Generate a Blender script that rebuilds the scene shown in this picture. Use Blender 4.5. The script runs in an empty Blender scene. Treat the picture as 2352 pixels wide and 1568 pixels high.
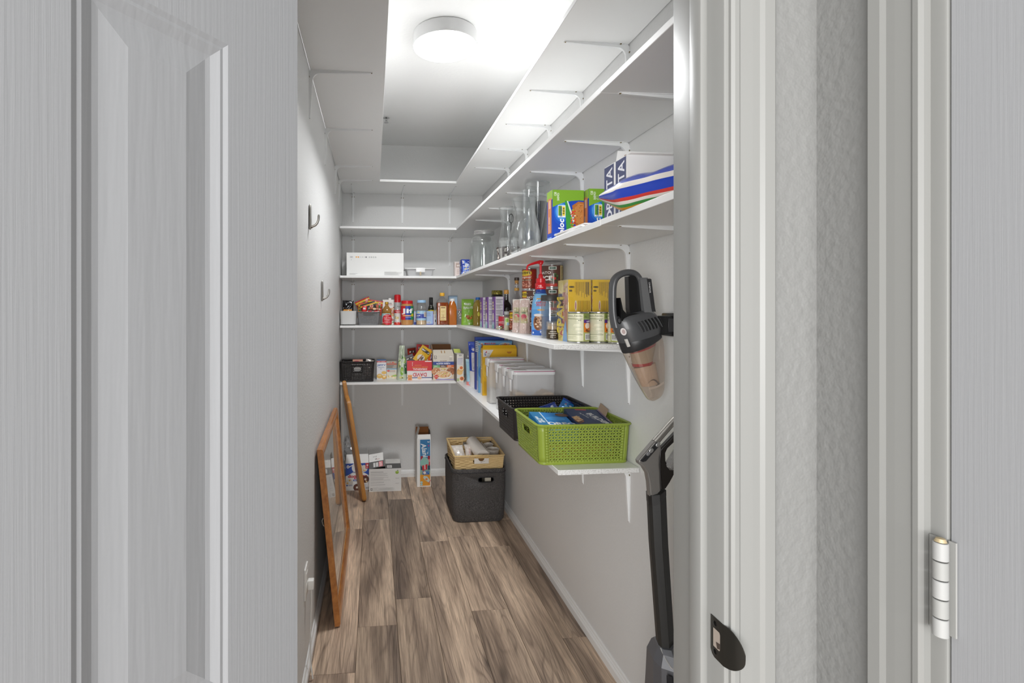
import bpy, bmesh, math, random
from mathutils import Vector, Matrix, noise
random.seed(7)
PI = math.pi
SC = bpy.context.scene
COL = SC.collection

# ------------------------------------------------------------------ camera, light, exposure
cam = bpy.data.cameras.new('camera')
cam.sensor_fit = 'HORIZONTAL'; cam.sensor_width = 36.0; cam.lens = 18.178
cam.shift_x = 0.08461; cam.shift_y = -0.03197; cam.clip_start = 0.05; cam.clip_end = 60
camo = bpy.data.objects.new('camera', cam); COL.objects.link(camo)
camo.location = (0, 0, 1.38); camo.rotation_euler = (PI / 2, 0, -0.1)
SC.camera = camo
world = bpy.data.worlds.new('world'); SC.world = world; world.use_nodes = True
world.node_tree.nodes['Background'].inputs[0].default_value = (1.0, 1.0, 1.0, 1)
world.node_tree.nodes['Background'].inputs[1].default_value = 0.42
LAMP_STRENGTH = 2.6; LAMP_WATTS = 9.5; LAMP_SPREAD = 3.1
day = bpy.data.lights.new('added_back_fill', 'AREA'); day.shape = 'RECTANGLE'; day.size = 6.0; day.size_y = 2.3; day.energy = 390; day.color = (1, 1, 1)
bfillo = bpy.data.objects.new('added_back_fill', day); COL.objects.link(bfillo); bfillo.location = (-.6, -11.0, 1.45); bfillo.rotation_euler = (PI / 2, 0, 0)   # added fill light far behind the camera, shining in through the doorway
sid = bpy.data.lights.new('added_side_fill', 'AREA'); sid.shape = 'RECTANGLE'; sid.size = 2.6; sid.size_y = 2.2; sid.energy = 90
sido = bpy.data.objects.new('added_side_fill', sid); COL.objects.link(sido); sido.location = (-1.75, -2.7, 1.5); sido.rotation_euler = Vector((2.3, 4.2, -.3)).to_track_quat('-Z', 'Z').to_euler()  # added fill light at the hall's left; brightens hall and right pantry wall
SC.view_settings.view_transform = 'Standard'; SC.view_settings.look = 'None'
SC.view_settings.gamma = 1.0; SC.view_settings.use_curve_mapping = False
SC.view_settings.exposure = 1.2
SC.cycles.max_bounces = 14; SC.cycles.diffuse_bounces = 7; SC.cycles.glossy_bounces = 5
SC.cycles.transparent_max_bounces = 32; SC.cycles.transmission_bounces = 8
SC.cycles.sample_clamp_indirect = 6.0
SC.cycles.caustics_reflective = False; SC.cycles.caustics_refractive = False

# ------------------------------------------------------------------ materials
def lin(h):
    h = h.lstrip('#'); r = []
    for i in (0, 2, 4):
        c = int(h[i:i + 2], 16) / 255
        r.append(c / 12.92 if c <= 0.04045 else ((c + 0.055) / 1.055) ** 2.4)
    return (*r, 1)
MATS = {}
def principled(name):
    m = bpy.data.materials.new(name); m.use_nodes = True
    return m, m.node_tree, m.node_tree.nodes['Principled BSDF']
def C(h, rough=0.5, metal=0.0, coat=0.0):
    k = (h, rough, metal, coat)
    if k not in MATS:
        m, t, b = principled('paint_' + h.lstrip('#'))
        b.inputs['Base Color'].default_value = lin(h); b.inputs['Roughness'].default_value = rough
        b.inputs['Metallic'].default_value = metal; b.inputs['Coat Weight'].default_value = coat
        b.inputs['Coat Roughness'].default_value = 0.08
        MATS[k] = m
    return MATS[k]
def nd(t, typ, **kw):
    n = t.nodes.new(typ)
    for k, v in kw.items():
        if k in ('operation', 'blend_type', 'data_type', 'wave_type', 'bands_direction', 'feature', 'noise_dimensions'): setattr(n, k, v)
        else: n.inputs[k].default_value = v
    return n
def ramp(t, stops):
    r = t.nodes.new('ShaderNodeValToRGB'); e = r.color_ramp.elements
    while len(e) < len(stops): e.new(0.5)
    for x, (p, c) in zip(e, stops):
        x.position = p; x.color = c if isinstance(c, tuple) else lin(c)
    return r
def textured(name, col, rough=0.6, scale=(100, 100, 100), strength=0.2, dist=0.002, detail=3, var=0.0, coat=0, metal=0, two=None, contrast=(0.35, 0.65)):
    """plain colour with a noise bump, and with a second colour mottled in when two is given"""
    m, t, b = principled(name)
    tc = t.nodes.new('ShaderNodeTexCoord'); mp = t.nodes.new('ShaderNodeMapping')
    mp.inputs['Scale'].default_value = scale
    t.links.new(tc.outputs['Object'], mp.inputs['Vector'])
    n = nd(t, 'ShaderNodeTexNoise', Scale=1.0, Detail=detail, Roughness=0.55)
    t.links.new(mp.outputs['Vector'], n.inputs['Vector'])
    bp = nd(t, 'ShaderNodeBump', Strength=strength, Distance=dist)
    t.links.new(n.outputs['Fac'], bp.inputs['Height']); t.links.new(bp.outputs['Normal'], b.inputs['Normal'])
    if two:
        r = ramp(t, [(contrast[0], col), (contrast[1], two)])
        t.links.new(n.outputs['Fac'], r.inputs['Fac']); t.links.new(r.outputs['Color'], b.inputs['Base Color'])
    else: b.inputs['Base Color'].default_value = lin(col)
    b.inputs['Roughness'].default_value = rough; b.inputs['Coat Weight'].default_value = coat; b.inputs['Metallic'].default_value = metal
    return m
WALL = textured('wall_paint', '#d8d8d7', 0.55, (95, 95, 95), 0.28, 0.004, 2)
WALLH = textured('hall_wall_paint_dimmed', '#858583', 0.5, (70, 70, 70), 0.4, 0.006, 2)  # greyed below its likely tone: hall light toned down in the colour
CEIL = textured('ceiling_paint', '#e4e4e3', 0.7, (60, 60, 60), 0.2, 0.004, 2)
TRIM = textured('trim_paint_dimmed', '#8b8b88', 0.4, (4, 4, 0.6), 0.05, 0.002, 2)  # darkened to offset strong hall light; pantry baseboards keep the white
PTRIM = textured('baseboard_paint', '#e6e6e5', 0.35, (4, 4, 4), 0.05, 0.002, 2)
DOORM = textured('door_paint_dimmed', '#9b9c9e', 0.5, (330, 330, 5), 0.15, 0.0016, 3)  # door colour greyed to take down the hall light on it
DOORP = textured('door_panel_paint_dimmed', '#9b9c9e', 0.5, (95, 95, 6), 0.22, 0.0022, 2)  # panels greyed like the door, against the same light
SHELF = C('#ebebea', 0.35)
CHIP = textured('raw_shelf_end', '#dededc', 0.7, (230, 230, 230), 0.6, 0.002, 4, two='#a3a09b', contrast=(0.5, 0.72))
BRKT = C('#e8e9e9', 0.35)
BRASS = C('#6d5c34', 0.4, 0.6)
STEEL = C('#b9b6b0', 0.3, 0.9)
CHROME = C('#d0d0d0', 0.12, 1.0)
FELT = textured('grey_felt', '#363434', 0.95, (260, 260, 260), 0.5, 0.003, 6, two='#696664', contrast=(0.42, 0.75))
WICKER = textured('paper_wicker', '#d8bd8a', 0.7, (300, 300, 300), 0.4, 0.002, 3, two='#b99a63', contrast=(0.4, 0.8))
KRAFT = C('#8a5f35', 0.75)
WHITEC = C('#ececea', 0.45)
BLACK = C('#101012', 0.4)

def glass(name, tint='#f4f6f5', edge=0.55, rough=0.02, base=0.05, dirty=0.0, dirt='#e8e8e8'):
    """thin clear sheet: see-through straight on, mirror-like at a glancing angle"""
    m = bpy.data.materials.new(name); m.use_nodes = True; t = m.node_tree; t.nodes.clear()
    out = t.nodes.new('ShaderNodeOutputMaterial')
    tr = nd(t, 'ShaderNodeBsdfTransparent', Color=lin(tint)); gl = nd(t, 'ShaderNodeBsdfGlossy', Color=(1, 1, 1, 1), Roughness=rough)
    lw = nd(t, 'ShaderNodeLayerWeight', Blend=0.35)
    mr = t.nodes.new('ShaderNodeMapRange'); mr.inputs['To Min'].default_value = base; mr.inputs['To Max'].default_value = edge
    t.links.new(lw.outputs['Facing'], mr.inputs['Value'])
    mx = t.nodes.new('ShaderNodeMixShader'); t.links.new(mr.outputs[0], mx.inputs[0])
    t.links.new(tr.outputs[0], mx.inputs[1]); t.links.new(gl.outputs[0], mx.inputs[2])
    last = mx
    if dirty > 0:
        df = nd(t, 'ShaderNodeBsdfDiffuse', Color=lin(dirt)); m2 = t.nodes.new('ShaderNodeMixShader'); m2.inputs[0].default_value = dirty
        t.links.new(mx.outputs[0], m2.inputs[1]); t.links.new(df.outputs[0], m2.inputs[2]); last = m2
    t.links.new(last.outputs[0], out.inputs[0])
    return m
GLASS = glass('clear_glass', '#fafbfb', 0.45, 0.03, 0.03)
JARGLASS = glass('thick_jar_glass', '#f6f8f7', 0.55, 0.05, 0.05, 0.04)
SMOKE = glass('grey_glass', '#8d8d8c', 0.6, 0.03, 0.06)
PLASTIC = glass('clear_plastic', '#f6f6f6', 0.45, 0.08, 0.04, 0.05)
MILKY = glass('milky_plastic', '#f4f4f5', 0.22, 0.3, 0.02, 0.30, '#ffffff')
FILM = glass('shrink_film', '#fdfdfc', 0.4, 0.08, 0.03, 0.03)
def liquid(h, rough=0.08): return C(h, rough, 0.0, 0.6)

def wood_floor():
    m, t, b = principled('oak_look_planks'); L = t.links
    tc = t.nodes.new('ShaderNodeTexCoord'); oi = t.nodes.new('ShaderNodeObjectInfo')
    off = nd(t, 'ShaderNodeVectorMath', operation='SCALE'); off.inputs['Scale'].default_value = 37.0
    cmb = t.nodes.new('ShaderNodeCombineXYZ')
    for i in range(3): L.new(oi.outputs['Random'], cmb.inputs[i])
    L.new(cmb.outputs[0], off.inputs[0])
    add = nd(t, 'ShaderNodeVectorMath', operation='ADD'); L.new(tc.outputs['Object'], add.inputs[0]); L.new(off.outputs[0], add.inputs[1])
    def noi(scale, det=3, dist=0.0, rough=0.55):
        mp = t.nodes.new('ShaderNodeMapping'); mp.inputs['Scale'].default_value = scale
        L.new(add.outputs[0], mp.inputs['Vector'])
        n = nd(t, 'ShaderNodeTexNoise', Scale=1.0, Detail=det, Distortion=dist, Roughness=rough); L.new(mp.outputs[0], n.inputs['Vector']); return n
    broad = noi((9, 1.3, 1), 2, 0.6)
    # cathedral rings: contour lines of a stretched noise
    ringn = noi((7.5, 0.9, 1), 1.2, 0.35)
    mul = nd(t, 'ShaderNodeMath', operation='MULTIPLY'); mul.inputs[1].default_value = 26.0; L.new(ringn.outputs['Fac'], mul.inputs[0])
    fr = nd(t, 'ShaderNodeMath', operation='PINGPONG'); fr.inputs[1].default_value = 1.0; L.new(mul.outputs[0], fr.inputs[0])
    fine = noi((260, 7, 1), 3, 0.0, 0.7)
    streak = noi((55, 2.0, 1), 3, 0.2)
    base = ramp(t, [(0.30, '#8d7a6a'), (0.46, '#b8a18c'), (0.60, '#d0b8a0'), (0.78, '#b09a86')]); L.new(broad.outputs['Fac'], base.inputs['Fac'])
    def mixc(a, bcol, fac, typ='MULTIPLY'):
        x = t.nodes.new('ShaderNodeMix'); x.data_type = 'RGBA'; x.blend_type = typ
        L.new(a, x.inputs['A']); 
        if isinstance(bcol, tuple): x.inputs['B'].default_value = bcol
        else: L.new(bcol, x.inputs['B'])
        if isinstance(fac, float): x.inputs['Factor'].default_value = fac
        else: L.new(fac, x.inputs['Factor'])
        return x.outputs['Result']
    rr = ramp(t, [(0.0, (0.42, 0.40, 0.40, 1)), (0.35, (0.95, 0.95, 0.95, 1)), (1.0, (1.0, 1.0, 1.0, 1))]); L.new(fr.outputs[0], rr.inputs['Fac'])
    zone = noi((8, 0.8, 1), 1, 0.0); zr = ramp(t, [(0.40, (0, 0, 0, 1)), (0.62, (0.75, 0.75, 0.75, 1))]); L.new(zone.outputs['Fac'], zr.inputs['Fac'])
    c = mixc(base.outputs['Color'], rr.outputs['Color'], zr.outputs['Color'])
    dk = ramp(t, [(0.42, (0, 0, 0, 1)), (0.75, (0.8, 0.8, 0.8, 1))]); L.new(zone.outputs['Fac'], dk.inputs['Fac'])
    c = mixc(c, lin('#5f5048'), dk.outputs['Color'], 'MIX')
    sr = ramp(t, [(0.33, (0.58, 0.56, 0.55, 1)), (0.52, (1.04, 1.03, 1.02, 1))]); L.new(streak.outputs['Fac'], sr.inputs['Fac'])
    c = mixc(c, sr.outputs['Color'], 0.8)
    c = mixc(c, rr.outputs['Color'], 0.22)
    f2 = ramp(t, [(0.36, (0.60, 0.585, 0.57, 1)), (0.60, (1.10, 1.09, 1.07, 1))]); L.new(fine.outputs['Fac'], f2.inputs['Fac'])
    c = mixc(c, f2.outputs['Color'], 0.75)
    # knots and long splits
    mp = t.nodes.new('ShaderNodeMapping'); mp.inputs['Scale'].default_value = (7.5, 1.9, 1); L.new(add.outputs[0], mp.inputs['Vector'])
    dn = noi((14, 5, 1), 2); av = nd(t, 'ShaderNodeVectorMath', operation='MULTIPLY_ADD')
    L.new(dn.outputs['Color'], av.inputs[0]); av.inputs[1].default_value = (0.28, 0.28, 0); L.new(mp.outputs[0], av.inputs[2])
    vo = nd(t, 'ShaderNodeTexVoronoi', Scale=1.0, Randomness=1.0); L.new(av.outputs[0], vo.inputs['Vector'])
    kr = ramp(t, [(0.03, (0.75, 0.75, 0.75, 1)), (0.17, (0, 0, 0, 1))]); L.new(vo.outputs['Distance'], kr.inputs['Fac'])
    c = mixc(c, lin('#3a302b'), kr.outputs['Color'], 'MIX')
    hv = t.nodes.new('ShaderNodeHueSaturation'); L.new(c, hv.inputs['Color'])
    vr = t.nodes.new('ShaderNodeMapRange'); vr.inputs['To Min'].default_value = 0.92; vr.inputs['To Max'].default_value = 1.42
    L.new(oi.outputs['Random'], vr.inputs['Value']); L.new(vr.outputs[0], hv.inputs['Value']); hv.inputs['Saturation'].default_value = 0.95
    L.new(hv.outputs[0], b.inputs['Base Color']); b.inputs['Roughness'].default_value = 0.42
    bp = nd(t, 'ShaderNodeBump', Strength=0.25, Distance=0.001); L.new(fine.outputs['Fac'], bp.inputs['Height']); L.new(bp.outputs[0], b.inputs['Normal'])
    return m
def wood(name, a, bcol, scale=(60, 60, 3), rough=0.35, coat=0.3):
    m, t, b = principled(name); L = t.links
    tc = t.nodes.new('ShaderNodeTexCoord'); mp = t.nodes.new('ShaderNodeMapping'); mp.inputs['Scale'].default_value = scale
    L.new(tc.outputs['Object'], mp.inputs['Vector'])
    n = nd(t, 'ShaderNodeTexNoise', Scale=1.0, Detail=4.0, Distortion=0.5); L.new(mp.outputs[0], n.inputs['Vector'])
    r = ramp(t, [(0.3, a), (0.7, bcol)]); L.new(n.outputs['Fac'], r.inputs['Fac']); L.new(r.outputs[0], b.inputs['Base Color'])
    b.inputs['Roughness'].default_value = rough; b.inputs['Coat Weight'].default_value = coat
    return m

# ------------------------------------------------------------------ mesh building
class MB:
    def __init__(s): s.v = []; s.f = []; s.m = []; s.s = []; s.mats = []
    def mi(s, m):
        if m not in s.mats: s.mats.append(m)
        return s.mats.index(m)
    def face(s, idx, m, smooth=False): s.f.append(idx); s.m.append(s.mi(m)); s.s.append(smooth)
    def add(s, pts): i = len(s.v); s.v.extend([tuple(p) for p in pts]); return i
    def poly(s, pts, m, smooth=False):
        i = s.add(pts); s.face(list(range(i, i + len(pts))), m, smooth)
    def box(s, x0, x1, y0, y1, z0, z1, m, skip=''):
        i = s.add([(x, y, z) for z in (z0, z1) for y in (y0, y1) for x in (x0, x1)])
        F = {'b': (0, 2, 3, 1), 't': (4, 5, 7, 6), 'f': (0, 1, 5, 4), 'k': (2, 6, 7, 3), 'l': (0, 4, 6, 2), 'r': (1, 3, 7, 5)}
        for k, q in F.items():
            if k in skip: continue
            mm = m.get(k, m['*']) if isinstance(m, dict) else m
            s.face([i + a for a in q], mm)
    def rbox(s, x0, x1, y0, y1, z0, z1, m, r=0.003, seg=2, xf=None):
        bm = bmesh.new(); bmesh.ops.create_cube(bm, size=1)
        for v in bm.verts: v.co = Vector(((x0 + x1) / 2 + v.co.x * (x1 - x0), (y0 + y1) / 2 + v.co.y * (y1 - y0), (z0 + z1) / 2 + v.co.z * (z1 - z0)))
        bmesh.ops.bevel(bm, geom=list(bm.edges), offset=r, segments=seg, affect='EDGES', profile=0.5)
        s.bm(bm, m, True, xf)
    def bm(s, bm, m, smooth=False, xf=None):
        bm.verts.index_update(); i = s.add([(xf @ v.co if xf else v.co) for v in bm.verts])
        for f in bm.faces: s.face([i + v.index for v in f.verts], m, smooth)
        bm.free()
    def rings(s, rs, m, closed=True, cap0=True, cap1=True, smooth=True, mats=None):
        n = len(rs[0]); st = [s.add(r) for r in rs]
        for k in range(len(rs) - 1):
            mm = mats[k] if mats else m
            for j in range(n if closed else n - 1):
                q = (j + 1) % n
                s.face([st[k] + j, st[k] + q, st[k + 1] + q, st[k + 1] + j], mm, smooth)
        if cap0: s.face([st[0] + j for j in range(n)][::-1], mats[0] if mats else m)
        if cap1: s.face([st[-1] + j for j in range(n)], mats[-1] if mats else m)
    def lathe(s, prof, m, n=28, c=(0, 0, 0), mats=None, cap0=True, cap1=True, sx=1.0, sy=1.0):
        rs = [[(c[0] + sx * r * math.sin(2 * PI * j / n), c[1] - sy * r * math.cos(2 * PI * j / n), c[2] + z) for j in range(n)] for r, z in prof]
        s.rings(rs, m, True, cap0, cap1, True, mats)
    def tube(s, path, r, m, n=10, closed=False, flat=1.0, up=None, soft=0):
        if soft:                                                        # Catmull-Rom through the given points
            P0 = [Vector(p) for p in path]; R0 = r if isinstance(r, (list, tuple)) else [r] * len(P0); path = []; r = []
            for i in range(len(P0) - 1):
                a, b_, c, d = P0[max(i - 1, 0)], P0[i], P0[i + 1], P0[min(i + 2, len(P0) - 1)]
                for j in range(soft):
                    t = j / soft; path.append((b_ * 2 + (c - a) * t + (a * 2 - b_ * 5 + c * 4 - d) * t * t + (b_ * 3 - a - c * 3 + d) * t ** 3) * .5); r.append(R0[i] + (R0[i + 1] - R0[i]) * t)
            path.append(P0[-1]); r.append(R0[-1])
        P = [Vector(p) for p in path]; rs = []; N = len(P); ref = None
        for k in range(N):
            a = P[(k - 1) % N] if closed or k > 0 else P[k]; b = P[(k + 1) % N] if closed or k < N - 1 else P[k]
            t = (b - a).normalized()
            if up is not None: u = Vector(up)
            else:
                u = ref if ref is not None else (Vector((0, 0, 1)) if abs(t.z) < 0.9 else Vector((1, 0, 0)))
            x = t.cross(u).normalized(); y = x.cross(t).normalized(); ref = y
            rr = r[k] if isinstance(r, (list, tuple)) else r
            rs.append([P[k] + x * (rr * math.cos(2 * PI * j / n)) + y * (rr * flat * math.sin(2 * PI * j / n)) for j in range(n)])
        if closed: rs.append(rs[0])
        s.rings(rs, m, True, not closed, not closed, True)
    def prism(s, pts, a0, a1, m, axis='y', side=None, smooth=False):
        """outline pts extruded along axis from a0 to a1"""
        def P(p, a): return {'y': (p[0], a, p[1]), 'x': (a, p[0], p[1]), 'z': (p[0], p[1], a)}[axis]
        n = len(pts); i = s.add([P(p, a0) for p in pts] + [P(p, a1) for p in pts])
        s.face(list(range(i, i + n)), m); s.face(list(range(i + n, i + 2 * n))[::-1], m)
        for j in range(n): q = (j + 1) % n; s.face([i + q, i + j, i + n + j, i + n + q], side or m, smooth)
    def grid(s, fn, nu, nv, m, smooth=True, mf=None, wrap=False):
        i = s.add([fn(a / nu, b / nv) for b in range(nv + 1) for a in range(nu + 1)])
        for b in range(nv):
            for a in range(nu):
                q = i + b * (nu + 1) + a
                s.face([q, q + 1, q + nu + 2, q + nu + 1], mf((a + .5) / nu, (b + .5) / nv) if mf else m, smooth)
    def xf(s, M, start=0):
        for k in range(start, len(s.v)): s.v[k] = tuple(M @ Vector(s.v[k]))

def obj(name, b, parent=None, loc=None, fixn=True):
    me = bpy.data.meshes.new(name); me.from_pydata(b.v, [], b.f)
    for m in b.mats: me.materials.append(m)
    me.polygons.foreach_set('material_index', b.m); me.polygons.foreach_set('use_smooth', b.s)
    me.update()
    if fixn:
        bm = bmesh.new(); bm.from_mesh(me); bmesh.ops.recalc_face_normals(bm, faces=bm.faces); bm.to_mesh(me); bm.free()
    if any(b.s): me.set_sharp_from_angle(angle=math.radians(38))
    o = bpy.data.objects.new(name, me); COL.objects.link(o)
    if parent: o.parent = parent
    if loc: o.location = loc
    return o
def tag(o, label, cat, group=None, kind=None):
    o['label'] = label; o['category'] = cat
    if group: o['group'] = group
    if kind: o['kind'] = kind
    return o
def thing(name, label, cat, loc=(0, 0, 0), rz=0.0, group=None):
    o = bpy.data.objects.new(name, None); o.empty_display_size = 0.05; COL.objects.link(o)
    o.location = loc; o.rotation_euler = (0, 0, rz)
    return tag(o, label, cat, group)
def struct(o): o['kind'] = 'structure'; return o
def dup(root, loc=None, rz=None, label=None):
    r = root.copy(); COL.objects.link(r)
    if loc is not None: r.location = loc
    if rz is not None: r.rotation_euler = (0, 0, rz)
    if label: r['label'] = label
    for ch in list(root.children):
        c = ch.copy(); COL.objects.link(c); c.parent = r
        for g in list(ch.children):
            d = g.copy(); COL.objects.link(d); d.parent = c
    return r
def solid(o, t=0.002):
    md = o.modifiers.new('wall_thickness', 'SOLIDIFY'); md.thickness = t; md.offset = 0; return o
def boolean_cut(o, cutter_b):
    c = obj('cutter', cutter_b); md = o.modifiers.new('cut', 'BOOLEAN'); md.object = c; md.operation = 'DIFFERENCE'; md.solver = 'EXACT'
    bpy.context.view_layer.update()
    me = bpy.data.meshes.new_from_object(o.evaluated_get(bpy.context.evaluated_depsgraph_get()))
    o.modifiers.clear(); o.data = me; bpy.data.objects.remove(c)

# ------------------------------------------------------------------ flat print on any surface
TXT = {}
def text_mesh(s, bold, shear):
    k = (s, bold, shear)
    if k not in TXT:
        cu = bpy.data.curves.new('lettering', 'FONT'); cu.body = s; cu.resolution_u = 2; cu.offset = bold; cu.shear = shear
        ob = bpy.data.objects.new('lettering', cu); me = ob.to_mesh()
        V = [(v.co.x, v.co.y) for v in me.vertices]; F = [tuple(p.vertices) for p in me.polygons]
        ob.to_mesh_clear(); bpy.data.objects.remove(ob); bpy.data.curves.remove(cu)
        x0 = min(v[0] for v in V); x1 = max(v[0] for v in V); y0 = min(v[1] for v in V); y1 = max(v[1] for v in V)
        TXT[k] = ([((v[0] - x0) / (x1 - x0), (v[1] - y0) / (y1 - y0)) for v in V], F, (x1 - x0) / (y1 - y0))
    return TXT[k]
VAGUE = {'MACA', 'snack', 'Kirkland', 'CRACKERS', 'RICE', 'almond', 'oat', 'cereal', 'SEEDS', 'HEART', 'BAMBOO', 'TOOTHPICKS', 'ROUND', '400 CT', 'Press', 'to dispense', 'GLUTEN FREE', 'BARS', 'PINTO BEANS', 'MINI DONUTS', 'frosted', 'NET WT', 'corn muffin', 'filter', 'Super', 'Nut', 'MIX ', 'ICED', 'COOKING', 'SPRAY', '# # #', '##'}
class Print:
    """flat print laid on a surface fn(u, v, lift) with u, v running 0..1 to the right and upwards; asp = width / height of that surface"""
    def __init__(s, fn, asp=1.0, curved=False): s.b = MB(); s.fn = fn; s.asp = asp; s.l = 0.0004; s.curved = curved; s.rnd = random.Random(3)
    def up(s): s.l += 0.00008; return s.l
    def _poly(s, pts, m, l): s.b.poly([s.fn(u, v, l) for u, v in pts], m)
    def rect(s, x0, y0, x1, y1, h, rough=0.4):
        l = s.up(); m = C(h, rough) if isinstance(h, str) else h
        n = max(1, int(abs(x1 - x0) * 40)) if s.curved else 1; k = max(1, int(abs(y1 - y0) * 12)) if s.curved == 2 else 1
        for a in range(n):
            for c in range(k):
                ua = x0 + (x1 - x0) * a / n; ub = x0 + (x1 - x0) * (a + 1) / n; va = y0 + (y1 - y0) * c / k; vb = y0 + (y1 - y0) * (c + 1) / k
                s._poly([(ua, va), (ub, va), (ub, vb), (ua, vb)], m, l)
        return s
    def ell(s, cx, cy, rx, ry, h, n=16, rough=0.4):
        l = s.up(); m = C(h, rough) if isinstance(h, str) else h
        if s.curved:
            for a in range(n):
                t0 = -1 + 2 * a / n; t1 = -1 + 2 * (a + 1) / n; h0 = math.sqrt(max(0, 1 - t0 * t0)); h1 = math.sqrt(max(0, 1 - t1 * t1))
                s._poly([(cx + rx * t0, cy - ry * h0), (cx + rx * t1, cy - ry * h1), (cx + rx * t1, cy + ry * h1), (cx + rx * t0, cy + ry * h0)], m, l)
        else: s._poly([(cx + rx * math.cos(2 * PI * a / n), cy + ry * math.sin(2 * PI * a / n)) for a in range(n)], m, l)
        return s
    def disc(s, cx, cy, r, h): return s.ell(cx, cy, r / s.asp, r, h)
    def poly(s, pts, h, rough=0.4):
        s._poly(pts, C(h, rough) if isinstance(h, str) else h, s.up()); return s
    def text(s, t, cx, cy, w, h, col, bold=0.02, shear=0.0, rot=0):
        """rot in degrees, counter-clockwise; w x h is the box the words fill, before turning; w None keeps the font's own width"""
        if t in VAGUE:                                                  # too small to read: letter-like strokes
            k = len(t); L = w if w is not None else .7 * k * h / s.asp
            for q in range(k):
                if t[q] == ' ': continue
                a0, a1 = (q + .12) / k - .5, (q + .82) / k - .5; lo, hi = -.5 * h, h * s.rnd.choice([.2, .5, .3])
                if rot == 0: s.rect(cx + a0 * L, cy + lo, cx + a1 * L, cy + hi, col)
                else:
                    L2 = L * s.asp; d = 1 if rot > 0 else -1
                    s.rect(cx + lo / s.asp, cy + d * a0 * L2, cx + hi / s.asp, cy + d * a1 * L2, col)
                s.l -= 0.00008
            s.up(); return s
        if bold > .022 and rot == 0 or bold > .03:                      # heavy lettering: the same words again, shifted by a hair
            e = (bold - .012) * h * 1.1; bb = .016
            for ox, oy in ((-e, 0), (e, 0), (0, e * .6), (0, -e * .6)): s.text(t, cx + ox / s.asp, cy + oy, w, h, col, bb, shear, rot)
            return s
        V, F, a = text_mesh(t, min(bold, .022), shear); l = s.up(); m = C(col, 0.45) if isinstance(col, str) else col
        if w is None: w = a * h / s.asp
        ca, sa = math.cos(math.radians(rot)), math.sin(math.radians(rot)); pts = []
        for x, y in V:
            dx = (x - .5) * w * s.asp; dy = (y - .5) * h
            pts.append((cx + (dx * ca - dy * sa) / s.asp, cy + dx * sa + dy * ca) if s.curved else s.fn(cx + (dx * ca - dy * sa) / s.asp, cy + dx * sa + dy * ca, l))
        if not s.curved:
            i = s.b.add(pts)
            for f in F: s.b.face([i + k for k in f], m)
            return s
        for f in F:                                                     # bend long triangles round the surface
            st = [tuple(pts[k] for k in f)]
            while st:
                tri = st.pop(); E = [max(abs(tri[a][0] - tri[(a + 1) % 3][0]), abs(tri[a][1] - tri[(a + 1) % 3][1]) * (.6 if s.curved == 2 else .0)) for a in range(3)]
                a = E.index(max(E))
                if E[a] <= .045: s.b.poly([s.fn(u, v, l) for u, v in tri], m); continue
                p0, p1, p2 = tri[a], tri[(a + 1) % 3], tri[(a + 2) % 3]; q = ((p0[0] + p1[0]) / 2, (p0[1] + p1[1]) / 2); st += [(p0, q, p2), (q, p1, p2)]
        return s
    def lines(s, x0, y0, x1, y1, n, col, fill=0.45, vert=False):
        for k in range(n):
            if vert:
                a = x0 + (x1 - x0) * (k + .5 - fill / 2) / n; b = x0 + (x1 - x0) * (k + .5 + fill / 2) / n
                s.rect(a, y1 - (y1 - y0) * s.rnd.uniform(.55, 1), b, y1, col); s.l -= 0.00008
            else:
                a = y1 - (y1 - y0) * (k + .5 + fill / 2) / n; b = y1 - (y1 - y0) * (k + .5 - fill / 2) / n
                s.rect(x0, a, x0 + (x1 - x0) * s.rnd.uniform(.6, 1), b, col); s.l -= 0.00008
        s.up(); return s
    def bars(s, x0, y0, x1, y1, n=14, col='#222222'):
        """barcode"""
        s.rect(x0, y0, x1, y1, '#eeeeee'); x = x0 + (x1 - x0) * .06
        for k in range(n):
            w = (x1 - x0) * .88 / n; s.rect(x, y0 + (y1 - y0) * .12, x + w * s.rnd.uniform(.25, .75), y1 - (y1 - y0) * .12, col); s.l -= 0.00008; x += w
        s.up(); return s
    def blobs(s, x0, y0, x1, y1, n, r, cols):
        for k in range(n):
            q = r * s.rnd.uniform(.5, 1.1); s.ell(s.rnd.uniform(x0 + q / s.asp, x1 - q / s.asp), s.rnd.uniform(y0 + q, y1 - q), q / s.asp, q * s.rnd.uniform(.6, 1), s.rnd.choice(cols), 8); s.l -= 0.00006
        s.up(); return s
    def done(s, name, parent): return obj(name, s.b, parent, fixn=False)
def plane_fn(o, U, V):
    o = Vector(o); U = Vector(U); V = Vector(V); N = U.cross(V).normalized()
    return lambda u, v, l: o + U * u + V * v + N * l
def front(w, d, h, z=0.0): return Print(plane_fn((-w / 2, -d / 2, z), (w, 0, 0), (0, 0, h)), w / h)
def left(w, d, h, z=0.0): return Print(plane_fn((-w / 2, d / 2, z), (0, -d, 0), (0, 0, h)), d / h)
def right(w, d, h, z=0.0): return Print(plane_fn((w / 2, -d / 2, z), (0, d, 0), (0, 0, h)), d / h)
def top(w, d, z): return Print(plane_fn((-w / 2, -d / 2, z), (w, 0, 0), (0, d, 0)), w / d)
def cyl(r, h, z=0.0, span=200, sx=1, sy=1):
    A = math.radians(span)
    return Print(lambda u, v, l: Vector((sx * (r + l) * math.sin((u - .5) * A), -sy * (r + l) * math.cos((u - .5) * A), z + v * h)), r * A / h, True)
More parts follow.
